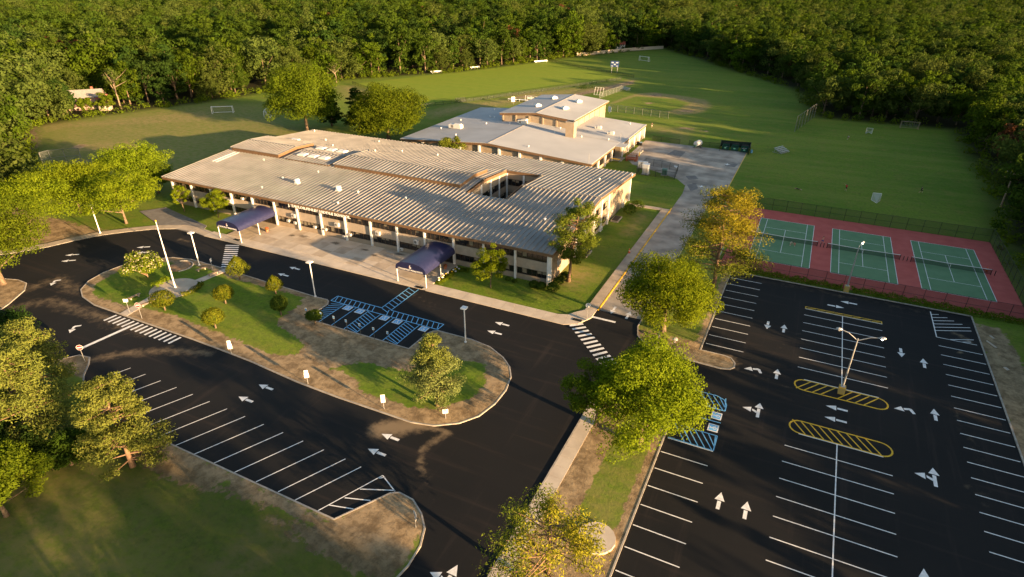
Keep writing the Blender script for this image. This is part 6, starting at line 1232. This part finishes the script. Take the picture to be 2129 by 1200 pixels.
e = MB(); e.tube([(-1.35, 0, 1.35), (-1.2, 0, 1.35), (1.2, 0, 1.35), (1.35, 0, 1.35)], [.5, .85, .85, .5], 18); e.build('tank', PLASTIC, t, smooth=True)
e = MB(); e.lathe([(.28, 2.15), (.28, 2.32), (.1, 2.36)], 12); e.build('filler_cap', PLASTIC, t); e = MB(); e.box((0, -.5, .5), (2.9, .1, .14)); e.box((0, .5, .5), (2.9, .1, .14)); e.box((-1.4, 0, .5), (.1, 1.0, .12)); e.tube([(-1.4, 0, .5), (-2.5, 0, .42)], .06, 6); e.build('chassis', DMETAL, t)
for s in (-1, 1): e = MB(); e.tube([(.2, s * .95, .38), (.2, s * 1.15, .38)], .38, 16); wh = e.build('wheel', DMETAL, t); e = MB(); e.tube([(.2, s * 1.151, .38), (.2, s * 1.16, .38)], .18, 12); e.build('rim', METAL, wh)
e = MB(); e.box((-1.7, 0, .85), (.5, .7, .5)); e.build('pump', mat('pump_green', (.06, .14, .10), rough=.6), t)
t = thing('drum', (*(-14.28,195.95), 0), 'pale blue barrel beside the dumpster screen', 'barrel'); e = MB(); e.lathe([(.3, 0), (.33, .3), (.33, .6), (.3, .9), (.05, .92)], 14); e.build('body', mat('drum_blue', (.18, .42, .60), rough=.5), t); e = MB(); e.lathe([(.34, .3), (.35, .33), (.34, .36)], 14); e.build('hoop', mat('drum_blue'  , (.18, .42, .6)), t)
def cabinet(xy, d, m, label, rz_=0):
    t = thing('utility_cabinet', (*xy, 0), label, 'utility box', None, R(rz_)); e = MB(); e.box((0, 0, .08), (d[0] + .5, d[1] + .5, .16)); e.build('plinth', CONC, t); e = MB(); e.box((0, 0, .16 + d[2] / 2), d); b = e.build('housing', m, t)
    for s in (-1, 1): e = MB(); e.box((s * d[0] * .24, -d[1] / 2 - .012, .16 + d[2] / 2), (d[0] * .44, .02, d[2] * .86)); e.build('door', m, b)
    e = MB(); e.box((0, 0, .2 + d[2]), (d[0] + .12, d[1] + .12, .07)); e.build('lid', m, t)
cabinet((-37.70,160.78), (1.6, 1.6, 2.6), WHITE, 'tall white electrical cabinet in the fenced enclosure'); cabinet((-39.85,165.71), (2.6, .9, 1.7), WHITE, 'lower cream cabinet behind the tall white one'); cabinet((-32.87,162.17), (1.2, 1.1, 1.5), UTILG, 'grey green transformer box in the fenced enclosure')
t = thing('work_platform', (*(-44.81,171.82), .02), 'faded orange lift platform frame beside the loading ramp', 'lift', None, R(5))
for x in (-1.6, 1.6):
    for y in (-.8, .8): e = MB(); e.tube([(x, y, 0), (x, y, 2.0)], .09, 6); e.build('leg', ORANGE, t)
for z_ in (.7, 1.3, 2.0):
    for y in (-.8, .8): e = MB(); e.tube([(-1.6, y, z_), (1.6, y, z_)], .07, 6); e.build('rail', ORANGE, t)
e = MB(); e.box((0, 0, .5), (3.0, 1.5, .25)); e.build('deck', ORANGE, t)
for s in (-1.2, 1.2): e = MB(); e.tube([(s, -.95, .3), (s, -.75, .3)], .3, 12); e.build('wheel', ORANGE, t)
t = thing('loading_ramp', (-44.6, 178, .02), 'steel handrail ramp along the gymnasium side wall', 'ramp'); e = MB(); e.prism([(-1.2, -5), (.2, -5), (.2, 5), (-1.2, 5)], 0, .5); e.build('ramp_slab', CONC, t)
for x in (-1.1, .1):
    for z_ in (.95, 1.4): e = MB(); e.tube([(x, -5, z_), (x, 5, z_)], .04, 6); e.build('handrail', METAL, t)
    for k in range(5): e = MB(); e.tube([(x, -4.8 + k * 2.4, .4), (x, -4.8 + k * 2.4, 1.4)], .035, 6); e.build('baluster', METAL, t)
t = thing('loading_table', (-48.6, 168.3, .02), 'yellow-topped table under the gymnasium eave', 'table'); e = MB(); e.box((0, 0, .9), (2.6, .8, .08)); e.build('top', YELP, t)
for x in (-1.2, 1.2):
    for y in (-.3, .3): e = MB(); e.box((x, y, .43), (.08, .08, .86)); e.build('leg', METAL, t)
for k, xy in enumerate(((-43.88,176.80), (-44.10,174.41))):
    t = thing('bollard', (*xy, .02), ('yellow bollard at the ramp end', 'orange bollard by the lift platform')[k], 'bollard'); e = MB(); e.lathe([(.13, 0), (.13, 1.2), (.1, 1.28), (.02, 1.3)], 10); e.build('post', (YELP, ORANGE)[k], t); e = MB(); e.lathe([(.2, 0), (.2, .05)], 10); e.build('foot', CONC, t)
for k, xy in enumerate(((-47.89,189.59), (-46.91,189.42))):
    t = thing('waste_bin', (*xy, .02), ('black wheeled bin against the gymnasium wall', 'blue-lidded bin beside the ramp rail')[k], 'bin'); e = MB(); e.add([(x * q, y * q, z) for z, q in ((.1, .85), (1.0, 1.0)) for x, y in ((-.4, -.4), (.4, -.4), (.4, .4), (-.4, .4))], [(0, 1, 2, 3), (4, 5, 6, 7), (0, 1, 5, 4), (1, 2, 6, 5), (2, 3, 7, 6), (3, 0, 4, 7)]); e.build('body', DMETAL, t); e = MB(); e.box((0, 0, 1.05), (.86, .9, .08), 0, R(6)); e.build('lid', (DMETAL, mat('lid_blue', (.25, .38, .5), rough=.5))[k], t)
# scraps on the soil beside the far parking row
for k, (xy, d) in enumerate((((31.34,100.10), (1.9, .25, .12)), ((31.79,102.55), (.8, .3, .1)), ((32.04,93.46), (.7, .4, .12)))):
    t = thing('concrete_offcut', (*xy, .03), ('long pale concrete offcut on the soil beside the far parking row', 'short pale offcut near the hatched corner', 'small pale offcut lower on the soil strip')[k], 'rubble', None, R(-60)); e = MB(); e.box((0, 0, d[2] / 2), d); e.box((d[0] * .3, .02, d[2] * .9), (d[0] * .3, d[1] * .6, .06)); e.build('block', CONCS[0], t)
# ================================================================ houses in the woods, utility poles
def small_house(xy, ang, w_, d, h, wall, roof, label, ridge=1.8):
    t = thing('house', (*xy, 0), label, 'house', None, R(ang)); e = MB(); e.bb(-w_ / 2, w_ / 2, -d / 2, d / 2, 0, h); e.add([(s * w_ / 2, y, z) for s in (-1, 1) for y, z in ((-d / 2, h), (d / 2, h), (0, h + ridge))], [(0, 1, 2), (3, 5, 4)]); e.build('wall', wall, t)
    rf = None
    for s in (-1, 1):
        e = MB(); e.add([(x, s * yy, z + dz) for dz in (.02, .2) for x in (-w_ / 2 - .4, w_ / 2 + .4) for yy, z in ((0, h + ridge), (d / 2 + .5, h - .5 * ridge / (d / 2)))], [(0, 2, 3, 1), (4, 5, 7, 6), (0, 1, 5, 4), (2, 6, 7, 3), (1, 3, 7, 5)]); rf = e.build('roof', roof, t)
    e = MB(); e.bb(w_ * .2, w_ * .2 + .8, .6, 1.3, h + ridge * .3, h + ridge + 1.0); e.build('chimney', mat('brick_red', (.30, .10, .07), rough=.9), rf)
    n = max(2, int(w_ / 2.6))
    for r_ in range(max(1, int(h / 2.7))):
        for k in range(n):
            x = -w_ / 2 + (k + .5) * w_ / n; e = MB(); e.bb(x - .55, x + .55, -d / 2 - .05, -d / 2 - .005, .9 + r_ * 2.7, 2.2 + r_ * 2.7); wn = e.build('window', WHITE, t); e = MB(); e.bb(x - .45, x + .45, -d / 2 - .06, -d / 2 - .051, 1.0 + r_ * 2.7, 2.1 + r_ * 2.7); e.build('pane', GLASS, wn)
    return t
small_house((-262, 149), 48, 12, 8, 4.8, mat('pink_siding', (.38, .27, .22), rough=.8), mat('grey_shingle', (.24, .22, .21), (.32, .30, .28), 2, .9), 'pale pinkish house showing through the trees at the left', 2.2)
small_house((-252.5, 150), 48, 4, 4, 3.6, mat('cream_siding', (.45, .37, .30), rough=.8), mat('red_shingle', (.22, .07, .05), rough=.9), 'small red-roofed annexe right of the pinkish house', 1.2)
small_house((-274, 243), 30, 11, 8, 7.2, mat('blue_siding', (.16, .22, .30), rough=.8), MAT['grey_shingle'], 'blue-grey two-storey house high in the wood behind the goals', 1.8)
small_house((-127.87,431.44), 28, 5.5, 5, 3.6, WHITE, mat('red_shingle', (.22, .07, .05)), 'little white shed with a red roof behind the cream fence', 1.6)
def upole(xy, h, label):
    t = thing('utility_pole', (*xy, 0), label, 'utility pole', None, R(-30)); e = MB(); e.lathe([(.2, 0), (.17, h * .5), (.12, h)], 8); e.build('pole', WOOD, t)
    for z_ in (h - .8, h - 1.9): e = MB(); e.box((0, 0, z_), (3.0, .14, .16)); e.build('crossarm', WOOD, t)
    for x in (-1.3, -.5, .5, 1.3): e = MB(); e.lathe([(.05, h - .72), (.08, h - .6), (.04, h - .45)], 6, (x, 0, 0)); e.build('insulator', METAL, t)
upole((-330, 175), 17, 'wooden utility pole rising from the wood at the far left'); upole((44.5, 172), 9, 'wooden utility pole at the right edge among dark bushes')
# ================================================================ people
def person(xy, ang, H, shirt, shorts, label, pose='stand', skin=SKIN, hair=HAIR, z=0, shoe=None):
    s = H / 1.75
    J = dict(pelvis=(0, 0, .93), waist=(0, 0, 1.06), chest=(0, .0, 1.28), neck=(0, 0, 1.47), head=(0, -.02, 1.58), crown=(0, -.01, 1.70), lsh=(-.17, 0, 1.40), lel=(-.25, .02, 1.13), lwr=(-.24, -.10, .90), lha=(-.23, -.14, .80), rsh=(.17, 0, 1.40), rel=(.25, .02, 1.13), rwr=(.24, -.10, .90), rha=(.23, -.14, .80), lhi=(-.09, 0, .90), lkn=(-.10, -.03, .49), lan=(-.10, .02, .09), lto=(-.11, -.14, .04), rhi=(.09, 0, .90), rkn=(.10, -.03, .49), ran=(.10, .02, .09), rto=(.11, -.14, .04))
    if pose == 'throw': J.update(rel=(.42, -.05, 1.42), rwr=(.62, -.15, 1.55), rha=(.70, -.2, 1.62), rkn=(.16, -.2, .52), ran=(.2, .08, .13), rto=(.2, -.08, .05))
    if pose == 'run': J.update(lel=(-.3, .15, 1.18), lwr=(-.2, -.1, 1.08), lha=(-.16, -.17, 1.08), rel=(.3, -.12, 1.16), rwr=(.2, -.3, 1.2), rha=(.17, -.36, 1.25), lkn=(-.1, -.3, .60), lan=(-.1, -.2, .2), lto=(-.1, -.36, .16), rkn=(.1, .08, .5), ran=(.1, .42, .22), rto=(.1, .36, .09))
    if pose == 'bend': J.update(waist=(0, -.06, 1.02), chest=(0, -.26, 1.12), neck=(0, -.42, 1.2), head=(0, -.52, 1.24), crown=(0, -.62, 1.30), lsh=(-.17, -.36, 1.14), rsh=(.17, -.36, 1.14), lel=(-.2, -.42, .88), lwr=(-.15, -.5, .66), lha=(-.13, -.52, .57), rel=(.2, -.42, .88), rwr=(.15, -.5, .66), rha=(.13, -.52, .57), lkn=(-.13, -.12, .5), rkn=(.13, -.12, .5))
    if pose == 'dive': J.update({k: (v[0], (v[2] - .9) * -.95, .25 + v[1] * .6 + (.1 if k in ('chest', 'neck', 'head', 'crown') else 0)) for k, v in dict(J).items()}); J.update(lha=(-.2, -1.05, .2), lwr=(-.2, -.95, .22), lel=(-.24, -.72, .25), rel=(.24, -.72, .25), rwr=(.2, -.95, .22), rha=(.2, -1.05, .2))
    E_ = [('pelvis', 'waist'), ('waist', 'chest'), ('chest', 'neck'), ('neck', 'head'), ('head', 'crown'), ('chest', 'lsh'), ('lsh', 'lel'), ('lel', 'lwr'), ('lwr', 'lha'), ('chest', 'rsh'), ('rsh', 'rel'), ('rel', 'rwr'), ('rwr', 'rha'), ('pelvis', 'lhi'), ('lhi', 'lkn'), ('lkn', 'lan'), ('lan', 'lto'), ('pelvis', 'rhi'), ('rhi', 'rkn'), ('rkn', 'ran'), ('ran', 'rto')]
    RD = dict(pelvis=.15, waist=.13, chest=.165, neck=.055, head=.095, crown=.075, lsh=.075, lel=.05, lwr=.036, lha=.04, lhi=.105, lkn=.065, lan=.042, lto=.038); names = list(J)
    me = bpy.data.meshes.new('body'); me.from_pydata([tuple(c * s for c in J[n]) for n in names], [(names.index(a), names.index(b)) for a, b in E_], []); o = bpy.data.objects.new('body', me); C.objects.link(o)
    o.modifiers.new('skin', 'SKIN'); o.modifiers.new('sub', 'SUBSURF').levels = 2; o.modifiers['sub'].render_levels = 2
    sv = me.skin_vertices[0].data
    for i, n in enumerate(names):
        r = RD.get(n) or RD['l' + n[1:]]; sv[i].radius = (r * s, r * s * (.72 if n in ('pelvis', 'waist', 'chest') else 1)); sv[i].use_root = n == 'pelvis'
    dg = bpy.context.evaluated_depsgraph_get(); dg.update(); bm_ = bpy.data.meshes.new_from_object(o.evaluated_get(dg)); bpy.data.objects.remove(o)
    bm_.materials.clear(); sh = shoe or WHITE
    for m_ in (skin, shirt, shorts, sh): bm_.materials.append(m_)
    seg = [(Vector(J[a]) * s, Vector(J[b]) * s, a, b) for a, b in E_]
    for p in bm_.polygons:
        best = None
        for a, b, na, nb in seg:
            d = b - a; t_ = max(0, min(1, (p.center - a).dot(d) / d.length_squared)); q = (p.center - a - d * t_).length - (RD.get(na) or RD['l' + na[1:]]) * s
            if best is None or q < best[0]: best = (q, na, nb, t_)
        _, na, nb, t_ = best; mi = 0
        if nb in ('waist', 'chest') or (nb == 'neck' and t_ < .75) or nb in ('lsh', 'rsh') or (nb in ('lel', 'rel') and t_ < .6): mi = 1
        if nb in ('lhi', 'rhi') or (nb in ('lkn', 'rkn') and t_ < .8) or (nb == 'waist' and t_ < .15): mi = 2
        if nb in ('lto', 'rto'): mi = 3
        p.material_index = mi; p.use_smooth = True
    t = thing('person', (xy[0], xy[1], z), label, 'person', None, R(ang)); link('body', bm_, t)
    hd = Vector(J['head']) * s; up = (Vector(J['crown']) - Vector(J['head'])).normalized(); e = MB(); rr = .108 * s
    c = hd + up * .045 * s + Vector((0, .012 * s, 0)); vs = []; 
    for i in range(5):
        th = i * R(95) / 4
        for k in range(10): ph = k * .6283; vs.append((math.sin(th) * math.cos(ph) * rr, math.sin(th) * math.sin(ph) * rr, math.cos(th) * rr))
    q = up.to_track_quat('Z', 'Y'); e.add([c + q @ Vector(v) for v in vs], [(i * 10 + k, i * 10 + (k + 1) % 10, (i + 1) * 10 + (k + 1) % 10, (i + 1) * 10 + k) for i in range(4) for k in range(10)]); e.build('hair', hair, t, smooth=True)
    return t
SR = mat('red_shirt', (.62, .03, .03), rough=.8); SB = mat('black_cloth', (.015, .015, .018), rough=.8); SG = mat('grey_shirt', (.45, .46, .45), rough=.8); SW = mat('cream_shirt', (.62, .52, .42), rough=.8); SO_ = mat('coral_shirt', (.62, .22, .15), rough=.8); SN = mat('blue_shorts', (.05, .08, .22), rough=.8)
person((11.62,169.14), 150, 1.8, SR, SB, 'person in a red shirt throwing with one arm out on the field', 'throw')
person((28.54,175.34), 120, 1.75, SB, SB, 'person in dark clothes running near the right wood', 'run')
person((12.16,226.99), 20, 1.78, SG, SB, 'person in a grey shirt bending near the far lacrosse goal', 'bend')
person((0.83,164.71), 250, 1.7, SB, SB, 'person in dark clothes stretched out low on the grass', 'dive')
person((-49.88,214.70), 30, 1.78, SB, SW, 'person in a dark shirt walking behind the gymnasium corner', 'run')
person((1.42,126.19), 60, 1.35, SW, SW, 'child in a cream shirt on the left tennis court', 'bend', z=.036)
person((2.33,126.10), -60, 1.25, SO_, SO_, 'child in a coral shirt on the left tennis court', 'bend', z=.036)
person((7.29,129.86), -70, 1.75, SO_, SN, 'adult in a coral shirt and blue shorts between two courts', 'run', z=.03)
